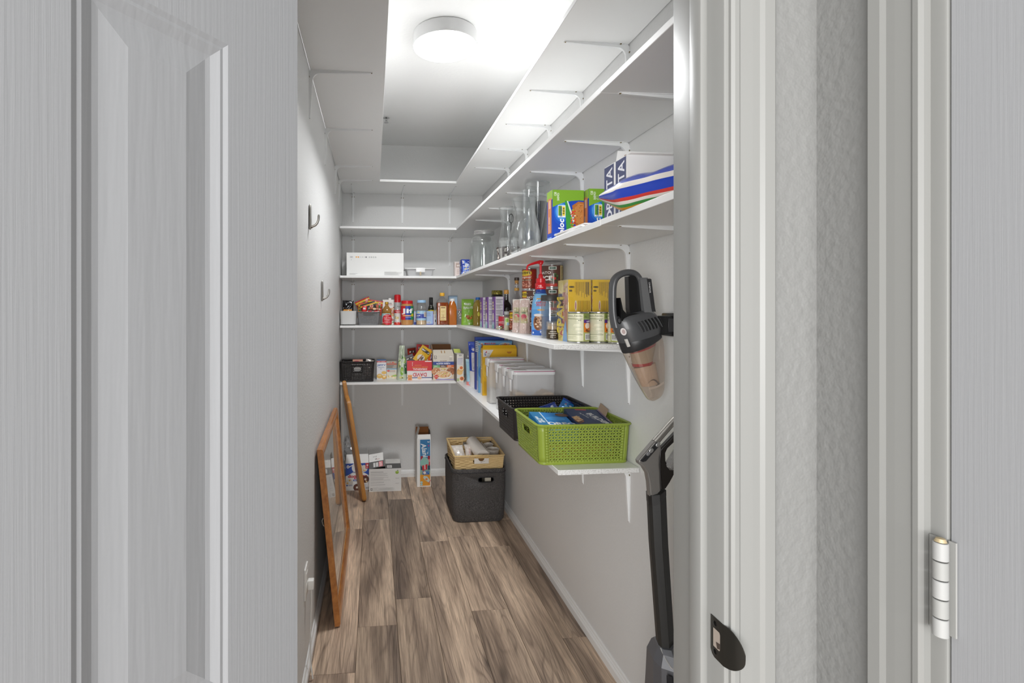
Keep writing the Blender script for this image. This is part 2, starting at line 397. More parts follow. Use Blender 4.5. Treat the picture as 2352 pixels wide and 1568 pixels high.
# ------------------------------------------------------------------ the room
XL, XR, YF, YK, YB, ZC = -0.252, 0.905, 0.675, 0.79, 4.246, 2.72     # pantry side walls, hall face and pantry face of the front wall, back wall, ceiling
JL, JR, DH = -0.127, 0.483, 2.05                                      # door opening
def slab(name, x0, x1, y0, y1, z0, z1, m, parent=None):
    b = MB(); b.box(x0, x1, y0, y1, z0, z1, m); return struct(obj(name, b, parent))
slab('wall_left', XL - .12, XL, YK, YB + .12, 0, ZC, WALL)
slab('wall_right', XR, XR + .12, YK, YB + .12, 0, ZC, WALL)
slab('wall_back', XL, XR, YB, YB + .12, 0, ZC, WALL)
slab('ceiling', -1.6, XR + .12, -1.6, YB + .12, ZC, ZC + .1, CEIL)
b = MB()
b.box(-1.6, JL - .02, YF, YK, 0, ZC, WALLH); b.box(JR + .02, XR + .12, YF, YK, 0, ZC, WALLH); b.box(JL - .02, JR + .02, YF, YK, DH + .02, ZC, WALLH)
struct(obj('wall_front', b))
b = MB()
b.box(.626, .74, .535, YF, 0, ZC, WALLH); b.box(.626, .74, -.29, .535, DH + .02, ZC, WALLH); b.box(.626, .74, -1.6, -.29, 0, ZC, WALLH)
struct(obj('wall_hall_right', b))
fl = slab('floor', -1.6, XR + .12, -1.6, YB + .12, -.06, -.0105, C('#2a211c', .8))
PLANK = wood_floor()
joints = {-1: [1.98, 3.27], 0: [2.26, 3.40], 1: [2.46, 3.75], 2: [3.05], 3: [2.33, 3.10], 4: [2.95, 3.42], 5: [2.10, 3.32]}
X0 = -0.0685; PW = 0.1715
for k in range(-9, 6):
    xa = X0 + k * PW; xb = xa + PW
    js = joints.get(k, [random.uniform(1, 1.4) + .4 * (k % 3)])
    ys = [-1.55, -.35 + .13 * (k % 4), .85 + .1 * (k % 5)] + [y for y in js if y > 1.45] + [YB]
    for ya, yb in zip(ys, ys[1:]):
        if xb < XL - .02 or xa > XR:
            if ya > YK: continue
            yb = min(yb, YF)
        if xb - xa < .02: continue
        b = MB(); x0, x1 = max(xa, -1.55) + .0006, min(xb, XR + (0 if yb > YK else .1)) - .0006
        if ya >= YK: x0 = max(x0, XL + .001)
        cx, cy = (xa + xb) / 2, (ya + yb) / 2
        i = b.add([(x - cx, y - cy, z) for z, e in ((-.0100, 0), (-.0012, 0), (0, .0012)) for x, y in ((x0 + e, ya + .0006 + e), (x1 - e, ya + .0006 + e), (x1 - e, yb - .0006 - e), (x0 + e, yb - .0006 - e))])
        for a in (0, 4):
            for j in range(4): q = (j + 1) % 4; b.face([i + a + j, i + a + q, i + a + 4 + q, i + a + 4 + j], PLANK)
        b.face([i + 8, i + 9, i + 10, i + 11], PLANK)
        obj('plank', b, fl, (cx, cy, 0))

# trim, door frames
def casing_profile(w=.064, t=.016):
    return [(0, 0), (0, .009), (.004, .012), (.010, .012), (.013, .0105), (.030, .012), (.040, .0125), (.046, .015), (w - .004, t), (w, t - .004), (w, 0)]
def casing(name, side, x, y):
    """vertical door casing; side 'front' faces the camera from plane y=.., side 'hall' stands on the hall's right wall"""
    b = MB(); pr = casing_profile(); n = len(pr)
    if side == 'front': P = lambda p, z: (x + p[0], y - p[1], z)
    elif side == 'front_left': P = lambda p, z: (x - p[0], y - p[1], z)
    else: P = lambda p, z: (x - p[1], y + p[0], z)
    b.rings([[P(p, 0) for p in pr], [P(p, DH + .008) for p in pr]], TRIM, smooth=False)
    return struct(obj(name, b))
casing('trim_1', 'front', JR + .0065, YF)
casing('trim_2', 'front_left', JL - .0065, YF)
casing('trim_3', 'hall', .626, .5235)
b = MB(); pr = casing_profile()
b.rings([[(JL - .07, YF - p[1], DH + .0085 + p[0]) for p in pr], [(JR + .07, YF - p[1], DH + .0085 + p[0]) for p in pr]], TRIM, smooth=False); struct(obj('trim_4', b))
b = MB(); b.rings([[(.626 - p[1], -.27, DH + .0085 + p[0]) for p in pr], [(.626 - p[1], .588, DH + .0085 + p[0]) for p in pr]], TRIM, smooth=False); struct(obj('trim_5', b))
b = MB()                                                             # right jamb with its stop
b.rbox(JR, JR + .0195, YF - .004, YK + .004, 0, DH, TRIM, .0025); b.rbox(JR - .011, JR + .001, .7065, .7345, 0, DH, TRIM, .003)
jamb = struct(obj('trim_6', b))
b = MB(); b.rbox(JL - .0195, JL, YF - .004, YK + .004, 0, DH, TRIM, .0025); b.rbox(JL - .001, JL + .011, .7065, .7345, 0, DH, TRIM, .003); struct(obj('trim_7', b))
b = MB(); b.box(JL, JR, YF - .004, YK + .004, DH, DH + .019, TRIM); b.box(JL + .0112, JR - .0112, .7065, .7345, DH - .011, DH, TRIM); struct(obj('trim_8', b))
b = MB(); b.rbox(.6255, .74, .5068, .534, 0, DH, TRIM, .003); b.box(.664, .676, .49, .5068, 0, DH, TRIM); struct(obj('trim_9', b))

# strike plate in the right jamb, bent lip towards the hall
STRIKE = C('#4a4742', 0.28, 0.85)
def arc(cx, cy, r, a0, a1, n=6): return [(cx + r * math.cos(math.radians(a0 + (a1 - a0) * k / n)), cy + r * math.sin(math.radians(a0 + (a1 - a0) * k / n))) for k in range(n + 1)]
zc = .9137
b = MB()
def bend(y): return JR - .0012 if y > .671 else JR - .0012 + (.671 - y) * .42 + max(0, .660 - y) ** 2 * 9
cols = [(.698, -.0205), (.695, -.0260), (.690, -.0285), (.680, -.0285), (.671, -.0285)] + [(.668 - .0225 * math.sin(q * PI / 20), -.006 - .0225 * math.cos(q * PI / 20) if q > 0 else -.0285) for q in range(0, 10)] + [(.6455, -.004)]
ztop = lambda y: .0285 if y > .671 else -.006 + (.0345) * math.sqrt(max(0, 1 - ((.671 - y) / .0262) ** 2))
rs = [[(bend(y), y, zc + z0), (bend(y), y, zc + ztop(y)), (bend(y) + .0011, y, zc + ztop(y)), (bend(y) + .0011, y, zc + z0)] for y, z0 in cols]
b.rings(rs, STRIKE)
hole = [(.692, zc - .013), (.679, zc - .013), (.6775, zc - .010), (.6775, zc + .010), (.679, zc + .013), (.692, zc + .013)]
sp = obj('strike_plate', b, jamb); sp['label'] = 'dark metal latch strike plate'
b = MB(); b.poly([(JR - .0014, y, z) for y, z in hole], C('#9d9186', .8)); b.poly([(JR - .0016, y, z) for y, z in [(.6835, zc - .012), (.6775, zc - .010), (.6775, zc - .002), (.686, zc - .004)]], C('#40342c', .8))
obj('latch_hole', b, sp)
for dz in (-.020, .020):
    b = MB(); b.lathe([(.0001, .0012), (.0022, .0011), (.0036, .0004), (.004, 0)], C('#1d1c1a', .3, .8), 12); b.xf(Matrix.Translation((JR - .0012, .689, zc + dz)) @ Matrix.Rotation(-PI / 2, 4, 'Y'))
    obj('screw', b, sp)

# baseboards with a stepped profile
def baseboard(name, p0, p1, nrm, h=.058, m=PTRIM):
    pr = [(0, 0), (.012, 0), (.012, h * .50), (.0095, h * .54), (.0115, h * .60), (.009, h * .66), (.0105, h * .74), (.007, h * .80), (.0055, h * .95), (.003, h), (0, h)]
    b = MB(); b.rings([[(p[0] + nrm[0] * a, p[1] + nrm[1] * a, z) for a, z in pr] for p in (p0, p1)], m, smooth=False); return struct(obj(name, b))
baseboard('baseboard_left', (XL, YK), (XL, YB), (1, 0)); baseboard('baseboard_right', (XR, YK), (XR, YB), (-1, 0))
baseboard('baseboard_back', (XL, YB), (XR, YB), (0, -1))
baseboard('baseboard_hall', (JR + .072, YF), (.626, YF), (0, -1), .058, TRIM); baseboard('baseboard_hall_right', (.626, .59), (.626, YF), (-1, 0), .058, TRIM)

# ---- six-panel doors: stiles, rails and raised panels are separate children of the slab
def panel_door(name, w, h, face_dir, left_first=True):
    """local: slab from x=0 (free or hinge edge) to x=w, front face at y=0 looking to -y, thickness .035"""
    b = MB(); S = .1017
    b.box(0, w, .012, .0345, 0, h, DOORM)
    o = struct(obj(name, b)); 
    rails = [(0, .24), (.80, .98 - .0005), (1.6575, 1.7575), (h - .11, h)]
    pw = (w - 2 * S - .1) / 2; cols = [(S, S + pw), (w - S - pw, w - S)]
    def bar(nm, x0, x1, z0, z1, m=DOORM):
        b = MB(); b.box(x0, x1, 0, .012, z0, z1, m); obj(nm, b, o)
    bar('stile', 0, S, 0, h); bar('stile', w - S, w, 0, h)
    for z0, z1 in rails: bar('rail', S, w - S, z0, z1)
    for (a, zb), (zt, _) in zip(rails, rails[1:]):
        bar('mullion', S + pw, w - S - pw, zb, zt)
        for x0, x1 in cols:
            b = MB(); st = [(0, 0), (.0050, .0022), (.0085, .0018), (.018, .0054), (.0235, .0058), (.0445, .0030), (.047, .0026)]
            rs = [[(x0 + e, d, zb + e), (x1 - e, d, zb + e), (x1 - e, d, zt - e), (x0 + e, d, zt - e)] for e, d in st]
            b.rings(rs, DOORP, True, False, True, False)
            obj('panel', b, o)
    return o
# pantry door, swung open to about 126 degrees: its far edge is the hinge edge
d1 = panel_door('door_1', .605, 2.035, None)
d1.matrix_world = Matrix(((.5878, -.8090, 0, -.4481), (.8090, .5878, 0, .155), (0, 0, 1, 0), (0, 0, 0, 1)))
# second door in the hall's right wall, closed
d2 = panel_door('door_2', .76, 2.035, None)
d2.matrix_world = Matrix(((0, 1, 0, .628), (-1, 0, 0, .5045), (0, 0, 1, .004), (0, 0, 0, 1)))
HINGE = C('#9d9d9a', .4)
for zc, nm in ((1.0755, 'hinge'), (.22, 'hinge'), (1.86, 'hinge')):
    b = MB(); hz = .0515
    b.box(.6225, .6245, .5065, .5225, zc - hz, zc + hz, HINGE); b.box(.6245, .6265, .4975, .5045, zc - hz, zc + hz, HINGE)
    hg = obj(nm, b, d2); hg.matrix_parent_inverse = d2.matrix_world.inverted()
    for k in range(5):
        b = MB(); z0 = zc - hz + k * .0206; e = .0006
        b.lathe([(.0062, z0 + e), (.0068, z0 + .0012), (.0068, z0 + .0194), (.0062, z0 + .0206 - e)], C('#a6a6a4', .38) if k % 2 == 0 else C('#9a9a97', .42), 16, (.6135, .5035, 0))
        kn = obj('knuckle', b, hg)
    b = MB(); b.lathe([(.0001, zc + hz + .004), (.004, zc + hz + .0035), (.0055, zc + hz)], C('#c7b48f', .4, .4), 12, (.6135, .5035, 0)); obj('hinge_pin', b, hg)

# ------------------------------------------------------------------ shelves with their brackets
S1, S2, S3, S4, S5 = 2.319, 1.970, 1.607, 1.240, .8205              # undersides
TH = .017; XE = .617; YE = 3.832
T3, T4, T5 = S3 + TH, S4 + TH, S5 + TH
def bracket_bms(L, V):
    """local: wall plane x=0, leg along +x under the shelf (z=0), leg down the wall"""
    b = MB(); R = .030
    inner = arc(R + .013, -R - .013, R, 90, 180, 7)
    o = [(0, -V), (0, -.012)] + arc(.012, -.012, .012, 180, 90, 4)[1:] + [(L, 0), (L, -.004)] + [(L * .55, -.0095)] + inner + [(.0095, -V * .55), (.004, -V)]
    b.prism(o, -.0045, .0045, BRKT, 'y', smooth=False)
    b.prism([(-.011, -.022), (.011, -.022), (.0065, -V - .004), (-.0065, -V - .004)], 0, .0018, BRKT, 'x')
    b.prism([(.022, -.011), (.022, .011), (L + .006, .006), (L + .006, -.006)], -.0018, 0, BRKT, 'z')
    s = MB()
    def screw(p, ax):
        k = len(s.v); s.lathe([(.0036, 0), (.0034, .0012), (.0001, .0018)], BRASS, 8)
        s.xf(Matrix.Translation(p) @ Matrix.Rotation(PI / 2 if ax == 'x' else PI, 4, 'Y'), k)
    for y in (-.0085, .0085): screw((.0018, y, -.030), 'x')
    screw((.0018, 0, -V + .001), 'x'); screw((L + .001, 0, -.0018), 'z'); screw((.034, .008, -.0018), 'z')
    return b, s
BR = {}
def bracket(parent, kind, x, y, z, ang):
    if kind not in BR:
        L, V = {'side': (.232, .196), 'back': (.318, .236), 'left': (.243, .19)}[kind]
        a, s = bracket_bms(L, V); BR[kind] = (obj('bracket', a), obj('screws', s)); o, q = BR[kind]; q['kind'] = 'stuff'
    else:
        o, q = BR[kind][0].copy(), BR[kind][1].copy(); COL.objects.link(o); COL.objects.link(q)
    q.parent = o; o.parent = parent
    if parent.location.length > 0: o.location = Vector((x, y, z)) - parent.location
    else: o.location = (x, y, z)
    o.rotation_euler = (0, 0, ang); return o
def shelf(name, label, x0, x1, y0, y1, z, near_raw=False):
    b = MB(); r = .0012
    b.rbox(x0, x1, y0, y1, z, z + TH, SHELF, r, 1)
    o = tag(obj(name, b), label, 'shelf')
    if near_raw:
        b = MB(); b.box(x0 + .0012, x1 - .0012, y0 - .0006, y0 + .0004, z + .0012, z + TH - .0012, CHIP); e = obj('raw_cut_end', b, o); e['label'] = 'rough chipboard cut end'
    return o
ORD = ['highest', 'second highest', 'middle', 'second lowest', 'lowest']
YT = lambda k: 1.7595 + k * .4064
for n, z in enumerate((S1, S2, S3, S4, S5)):
    o = shelf('shelf', 'white shelf board across the back wall, %s of the five' % ORD[n], XL + .007, XR - .002, YE, YB - .002, z)
    for x in (-.165, .2355, .629): bracket(o, 'back', x, YB, z, -PI / 2)
    ye = {3: 1.722, 4: 1.683}.get(n, 1.3565)
    if n < 3:
        o = shelf('shelf', 'long white shelf board on the right wall, %s level, beyond the joint' % ORD[n], XE, XR - .002, 1.3572, YE - .0008, z)
        p = shelf('shelf', 'short white shelf board on the right wall beside the doorway, %s level' % ORD[n], XE, XR - .002, .83, 1.3565, z)
        for k in (-2,): bracket(p, 'side', XR, YT(k), z, PI)
        for k in range(-1, 5): bracket(p if k < -1 or YT(k) < 1.357 else o, 'side', XR, YT(k) , z, PI)
    else:
        o = shelf('shelf', 'white shelf board on the right wall with a raw cut near end, %s level' % ORD[n], XE, XR - .002, ye, YE - .0008, z, True)
        for k in range(0, 5): bracket(o, 'side', XR, YT(k), z, PI)
o = shelf('shelf', 'white shelf board high on the left wall above the wall hooks', XL + .004, .0466, .83, YE - .0008, S1)
for y in (.95, 1.41, 2.07, 2.728, 3.428, 3.80): bracket(o, 'left', XL, y, S1, 0)

# ------------------------------------------------------------------ ceiling light, sprinkler, wall fittings
lt = thing('ceiling_light', 'round white flush ceiling light with a glowing diffuser', 'light', (.347, 2.50, ZC))
b = MB(); b.lathe([(.150, 0), (.156, -.005), (.1565, -.058), (.1545, -.064), (.150, -.065)], C('#d2d2d2', .4), 48, cap1=False); obj('housing', b, lt)
em = bpy.data.materials.new('lamp_diffuser'); em.use_nodes = True; t = em.node_tree; t.nodes.clear()
e = nd(t, 'ShaderNodeEmission', Color=(1, .985, .96, 1), Strength=LAMP_STRENGTH); t.links.new(e.outputs[0], t.nodes.new('ShaderNodeOutputMaterial').inputs[0])
b = MB(); b.lathe([(.1535, -.0635), (.1525, -.067), (.148, -.0695), (.130, -.0715), (.07, -.0725), (.0005, -.073)], em, 48); obj('diffuser', b, lt)
ll = bpy.data.lights.new('ceiling_light_glow', 'AREA'); ll.shape = 'DISK'; ll.size = .29; ll.energy = LAMP_WATTS; ll.spread = LAMP_SPREAD; ll.color = (.97, .985, 1)
lo = bpy.data.objects.new('ceiling_light_glow', ll); COL.objects.link(lo); lo.parent = lt; lo.location = (0, 0, -.0745)
sk = thing('sprinkler', 'small chrome sprinkler head on the ceiling beside the left shelf', 'sprinkler', (.0897, 3.64, ZC))
b = MB(); b.lathe([(.022, 0), (.022, -.003), (.012, -.008), (.008, -.010)], CHROME, 20); obj('escutcheon', b, sk)
b = MB(); b.lathe([(.006, -.008), (.006, -.020), (.003, -.022), (.003, -.030)], CHROME, 12)
b.tube([(.006, 0, -.018), (.010, 0, -.025), (.004, 0, -.033)], .0018, CHROME, 6); b.tube([(-.006, 0, -.018), (-.010, 0, -.025), (-.004, 0, -.033)], .0018, CHROME, 6); obj('frame', b, sk)
b = MB(); b.lathe([(.003, -.033), (.016, -.0335), (.016, -.035), (.002, -.036)], CHROME, 14); obj('deflector', b, sk)
def wall_hook(y, z, label):
    h = thing('wall_hook', label, 'hook', (XL, y, z), 0, 'brushed metal hooks on the left wall')
    b = MB(); b.lathe([(.0001, -.050), (.006, -.049), (.0095, -.044), (.0105, -.030), (.0095, .030), (.008, .045), (.004, .050), (.0001, .0505)], STEEL, 14, (.005, 0, 0), sx=.55); obj('back_plate', b, h)
    b = MB(); pts = [(.006, 0, -.036), (.016, 0, -.036), (.026, 0, -.031), (.033, 0, -.022), (.037, 0, -.010), (.038, 0, .004), (.0383, 0, .010)]
    b.tube(pts, [.006, .0052, .0048, .0046, .0046, .005, .003], STEEL, 10); obj('prong', b, h)
    b = MB(); b.lathe([(.0001, .006), (.003, .005), (.0045, 0)], C('#8c8982', .3, .9), 10); b.xf(Matrix.Translation((.010, 0, -.040)) @ Matrix.Rotation(PI / 2, 4, 'Y')); obj('screw', b, h)
    return h
wall_hook(2.06, 1.739, 'brushed metal hook on the left wall, higher and nearer of the two')
wall_hook(2.54, 1.466, 'brushed metal hook on the left wall, lower and farther of the two')
ou = thing('wall_outlet', 'white wall outlet plate low on the left wall near the framed picture', 'outlet', (XL, 1.955, .370))
b = MB(); b.rbox(0, .006, -.036, .036, -.057, .057, C('#eceae6', .35), .002); obj('cover_plate', b, ou)
for dz in (-.02, .02):
    b = MB(); b.rbox(.004, .0075, -.017, .017, dz - .014, dz + .014, C('#e2e0dc', .35), .001); obj('socket', b, ou)
pg = thing('power_plug', 'white plug with a thin cord in the outlet on the left wall', 'plug', (XL + .0076, 1.972, .350))
b = MB(); b.rbox(0, .022, -.013, .013, -.018, .016, C('#f0efec', .35), .003); obj('plug_body', b, pg)
b = MB(); b.tube([(.012, 0, -.018), (.013, .0, -.06), (.011, -.004, -.13), (.010, -.008, -.22), (.012, -.012, -.29), (.020, -.02, -.343)], .0028, C('#e3e2df', .4), 8); obj('cord', b, pg)
# ------------------------------------------------------------------ builders for pantry goods
def carton(name, label, x0, x1, y0, d, z, h, body, cat='box', rz=0.0, part='carton', group=None, r=.0008):
    """closed cardboard box, front face towards the camera at y0; returns its root and (w, d, h)"""
    w = x1 - x0
    t = thing(name, label, cat, ((x0 + x1) / 2, y0 + d / 2, z), rz, group)
    b = MB(); m = C(body, .45) if isinstance(body, str) else body
    b.rbox(-w / 2, w / 2, -d / 2, d / 2, 0, h, m, r, 1); obj(part, b, t)
    return t, w, d, h
def flap(parent, p0, p1, n, ln, m, inner=None, th=.0012, name='flap'):
    """cardboard flap hinged on the edge p0-p1, reaching ln along direction n"""
    p0, p1, n = Vector(p0), Vector(p1), Vector(n).normalized(); e = (p1 - p0) * .03
    k = (p1 - p0).cross(n).normalized() * -th; b = MB()
    q = [p0, p1, p1 - e + n * ln, p0 + e + n * ln]
    b.poly(q, m); b.poly([a + k for a in q][::-1], inner or m)
    for j in range(4): a, c = q[j], q[(j + 1) % 4]; b.poly([a, a + k, c + k, c], inner or m)
    return obj(name, b, parent, fixn=False)
def open_box(t, w, d, h, m, inner=KRAFT, th=.003, part='carton'):
    """cardboard tray without a lid"""
    b = MB(); b.box(-w / 2, w / 2, -d / 2, d / 2, 0, h, m, 't')
    b.box(-w / 2 + th, w / 2 - th, -d / 2 + th, d / 2 - th, th, h, inner, 't')
    o = [(-w / 2, -d / 2), (w / 2, -d / 2), (w / 2, d / 2), (-w / 2, d / 2)]; q = [(-w / 2 + th, -d / 2 + th), (w / 2 - th, -d / 2 + th), (w / 2 - th, d / 2 - th), (-w / 2 + th, d / 2 - th)]
    for j in range(4): k = (j + 1) % 4; b.poly([(*o[j], h), (*o[k], h), (*q[k], h), (*q[j], h)], inner)
    return obj(part, b, t, fixn=False)
def pouch_fn(w, h, t, topw=.94, seed=1, crease=.003, stand=True):
    """front surface of a filled bag: fn(u, v, lift); v=0 bottom, v=1 sealed top"""
    def prof(v): return (t / 2) * ((1 - v) ** .55 if stand else math.sin(PI * min(max(v, .0), 1.0)) ** .6)
    def fn(u, v, l=0, side=-1):
        a = 2 * u - 1; wd = w / 2 * (1 - (1 - topw) * v) * (1 - .04 * math.sin(PI * v))
        k = prof(v) * max(0, 1 - abs(a) ** 2.6) ** .7
        nz = noise.noise(Vector((u * 5 + seed * 9.1, v * 6, side * 3.0))) * crease * min(1, 6 * (1 - abs(a))) * min(1, 5 * (1 - v) + .15) * min(1, 8 * v + .1)
        return Vector((a * wd, side * (k + nz + .0008 + l), v * h))
    return fn
def pouch(name, label, w, h, t, loc, m, rz=0, tilt=0, lean=0, cat='bag', seed=1, crease=.003, stand=True, topw=.94, group=None, mf=None, mb=None, part='bag_film', nu=14, nv=18):
    r = thing(name, label, cat, loc, rz, group); r.rotation_euler = (lean, tilt, rz)
    fn = pouch_fn(w, h, t, topw, seed, crease, stand); b = MB()
    b.grid(lambda u, v: fn(u, v), nu, nv, m, True, mf); b.grid(lambda u, v: fn(1 - u, v, 0, 1), nu, nv, mb or m, True)
    if stand: b.poly([fn(k / nu, 0) for k in range(nu + 1)][::-1] + [fn(1 - k / nu, 0, 0, 1) for k in range(nu + 1)][::-1], mb or m)
    for e in (0, 1): 
        for k in range(nv):
            q = [fn(e, k / nv), fn(e, (k + 1) / nv), fn(e, (k + 1) / nv, 0, 1), fn(e, k / nv, 0, 1)]; b.poly(q, m)
    obj(part, b, r)
    return r, Print(lambda u, v, l: fn(u, v, l + .0006), w / h, 2)
METAL = C('#c9c9c8', .22, .95)
def tin_can(name, label, r, h, loc, body, rz=0, group=None, cat='can', rib=False):
    t = thing(name, label, cat, loc, rz, group); b = MB()
    b.lathe([(r * .955, .0012), (r, .0004), (r * 1.012, .0025), (r * 1.012, .004), (r * .985, .0055), (r * .985, h - .0055), (r * 1.012, h - .004), (r * 1.012, h - .0015), (r, h), (r * .965, h - .0005), (r * .95, h - .004), (.001, h - .0042)], METAL, 48); obj('tin', b, t)
    b = MB(); b.lathe([(r * .992, .006), (r * .992, h - .006)], C(body, .35), 48, cap0=False, cap1=False); obj('paper_label', b, t)
    return t, cyl(r * .9925, h - .012, .006, 230)
def jar(name, label, prof, m, loc, rz=0, cat='jar', part='glass', n=40, group=None, sx=1, sy=1):
    t = thing(name, label, cat, loc, rz, group); b = MB(); b.lathe(prof, m, n, sx=sx, sy=sy); obj(part, b, t); return t
def lidpart(t, r, z0, z1, m, name='lid', n=28, ribs=0, taper=.98):
    b = MB(); b.lathe([(r * .97, z0), (r, z0 + .001), (r * taper, z1 - .002), (r * taper * .96, z1), (.001, z1)], m, n); o = obj(name, b, t)
    return o
def fill(t, prof, m, name='contents', n=24, sx=1, sy=1):
    b = MB(); b.lathe(prof, m, n, sx=sx, sy=sy); return obj(name, b, t)
def perf_panel(b, fn, nu, nv, m, hole=.5, stagger=True, shape='diamond', skip=None):
    """sheet with one hole in each cell; fn(u, v) gives the point"""
    for j in range(nv):
        for i in range(nu):
            u0, u1, v0, v1 = i / nu, (i + 1) / nu, j / nv, (j + 1) / nv
            if skip:
                s = skip((u0 + u1) / 2, (v0 + v1) / 2)
                if s == 2: continue
            else: s = 0
            co = [(u0, v0), (u1, v0), (u1, v1), (u0, v1)]
            if s == 1: b.poly([fn(*c) for c in co], m); continue
            if stagger and shape == 'tri':
                f = 1 if (i + j) % 2 == 0 else -1; cu = (u0 + u1) / 2; cv = (v0 + v1) / 2; a = (u1 - u0) / 2 * hole; c = (v1 - v0) / 2 * hole
                ho = [(cu - f * a, cv - c * .85), (cu + f * a * 1.0, cv - c * .12), (cu + f * a * 1.0, cv + c * .12), (cu - f * a, cv + c * .85)]
                if f < 0: ho = [ho[1], ho[0], ho[3], ho[2]]
            else:
                cu = (u0 + u1) / 2; cv = (v0 + v1) / 2; a = (u1 - u0) / 2 * hole; c = (v1 - v0) / 2 * hole
                ho = [(cu - a * .7, cv - c * .7), (cu + a * .7, cv - c * .7), (cu + a * .7, cv + c * .7), (cu - a * .7, cv + c * .7)]
            k = b.add([fn(*q) for q in co] + [fn(*q) for q in ho])
            for e in range(4): g = (e + 1) % 4; b.face([k + e, k + g, k + 4 + g, k + 4 + e], m)
def rrect(w, d, r, z, n=5):
    p = []
    for cx, cy, a in ((w / 2 - r, -d / 2 + r, -90), (w / 2 - r, d / 2 - r, 0), (-w / 2 + r, d / 2 - r, 90), (-w / 2 + r, -d / 2 + r, 180)):
        p += [(x, y, z) for x, y in arc(cx, cy, r, a, a + 90, n)]
    return p
def plastic_basket(name, label, w, d, h, loc, m, cell, hole, shape, slot_sides=('l', 'r'), taper=.93, r=.02, slot=True, rim=.0045, t=.002, cat='basket', rz=0, rimy=None, slot_z=(.58, .82), slot_w=.36):
    """open basket of perforated walls, with hand slots, rolled rim and solid base"""
    g = thing(name, label, cat, loc, rz); b = MB()
    def wall(p0, p1, n, side):
        def fn(u, v):
            k = taper + (1 - taper) * v
            return Vector((p0[0] + (p1[0] - p0[0]) * u, p0[1] + (p1[1] - p0[1]) * u, 0)) * k + Vector((0, 0, .004 + v * (h - .006)))
        ln = math.dist(p0, p1); nu = max(4, round(ln / cell[0])); nv = max(4, round(h / cell[1]))
        has = slot and side in slot_sides
        def skip(u, v):
            if v < .06 or v > .93: return 1
            if u < .02 or u > .98: return 1
            if has and abs(u - .5) < slot_w / 2 and slot_z[0] < v < slot_z[1]: return 2
            if has and abs(u - .5) < slot_w / 2 + .05 and slot_z[0] - .09 < v < slot_z[1] + .09: return 1
            return 0
        perf_panel(b, fn, nu, nv, m, hole, True, shape, skip)
        if has:
            us = [u for u in [(i + .5) / nu for i in range(nu)] if abs(u - .5) < slot_w / 2]; vs = [v for v in [(j + .5) / nv for j in range(nv)] if slot_z[0] < v < slot_z[1]]
            ua, ub, va, vb = us[0] - .5 / nu, us[-1] + .5 / nu, vs[0] - .5 / nv, vs[-1] + .5 / nv
            hh = (vb - va) / 2; cv = (va + vb) / 2; e = hh * h / ln
            path = [fn(ua + e - e * math.cos(a), cv + hh * math.sin(a)) for a in [(-PI / 2 + PI * k / 6) for k in range(7)][::-1]]
            path += [fn(ub - e + e * math.cos(a), cv + hh * math.sin(a)) for a in [(-PI / 2 + PI * k / 6) for k in range(7)]]
            s = MB(); s.tube(path, .0028, m, 6, True); obj('handle_rim', s, g)
    W, D = w / 2, d / 2
    wall((-W + r, -D), (W - r, -D), None, 'f'); wall((W, -D + r), (W, D - r), None, 'r'); wall((W - r, D), (-W + r, D), None, 'k'); wall((-W, D - r), (-W, -D + r), None, 'l')
    for cx, cy, a in ((W - r, -D + r, -90), (W - r, D - r, 0), (-W + r, D - r, 90), (-W + r, -D + r, 180)):
        q = arc(cx, cy, r, a, a + 90, 5)
        b.grid(lambda u, v: Vector((q[round(u * 5)][0], q[round(u * 5)][1], 0)) * (taper + (1 - taper) * v) + Vector((0, 0, .004 + v * (h - .006))), 5, 6, m)
    solid(obj('perforated_walls', b, g), t)
    b = MB(); b.rings([rrect(w * taper, d * taper, r, 0), rrect(w * taper + .003, d * taper + .003, r, .002), rrect(w * taper + .003, d * taper + .003, r, .010), rrect(w * taper - .004, d * taper - .004, r, .006)], m); obj('base', b, g)
    b = MB(); b.tube([Vector(p) for p in rrect(w + .004, d + .004, r + .002, h - .002)], rim, m, 8, True, flat=.75); obj('rim', b, g)
    return g
FOOD = ['#d9a05a', '#e8c98c', '#b8703a', '#f0dfb8', '#9c5a2e']
# ================================================================== middle level (top T3), back wall
t, w, d, h = carton('storage_box', 'long white cardboard box with a barcode and tiny icons on the back wall shelf', -.200, .226, 3.90, .27, T3, .176, WHITEC)
p = front(w, d, h); p.bars(.055, .76, .125, .86, 7, '#8f8f92')
for k, (c, r) in enumerate((('#e8a21c', .03), ('#e0901c', .03), ('#bdbdbd', .02), ('#b0b0b0', .02), ('#c0c0c0', .02), ('#77747a', .032))): p.disc(.17 + .034 * k, .81, r, c)
for k in range(4): p.disc(.40 + .036 * k, .81, .028, '#8c8c8c'); p.disc(.40 + .036 * k, .81, .014, '#ececea')
p.text('\u2191', .085, .69, None, .05, '#9a9a9a'); p.lines(.05, .06, .20, .12, 2, '#b9b9b8', .4); p.lines(.66, .04, .97, .20, 6, '#b4b4b3', .35); p.done('front_print', t)
t = thing('storage_container', 'low clear plastic food container with a white clip, right of the long white box', 'container', (.3515, 3.97, T3))
b = MB(); b.rings([rrect(.185, .15, .015, 0), rrect(.205, .17, .018, .050), rrect(.225, .19, .02, .052), rrect(.225, .19, .02, .055), rrect(.200, .165, .016, .054), rrect(.18, .145, .013, .003)], MILKY); obj('tub', b, t)
b = MB(); b.rbox(-.116, .116, -.097, .097, .0555, .062, C('#efefee', .3), .003); obj('lid', b, t)
b = MB(); b.rbox(-.034, .034, -.104, -.097, .030, .064, C('#f4f4f3', .3), .0025); b.rbox(-.006, .006, -.1045, -.101, .006, .034, C('#b9a98c', .5), .001); obj('clip', b, t)
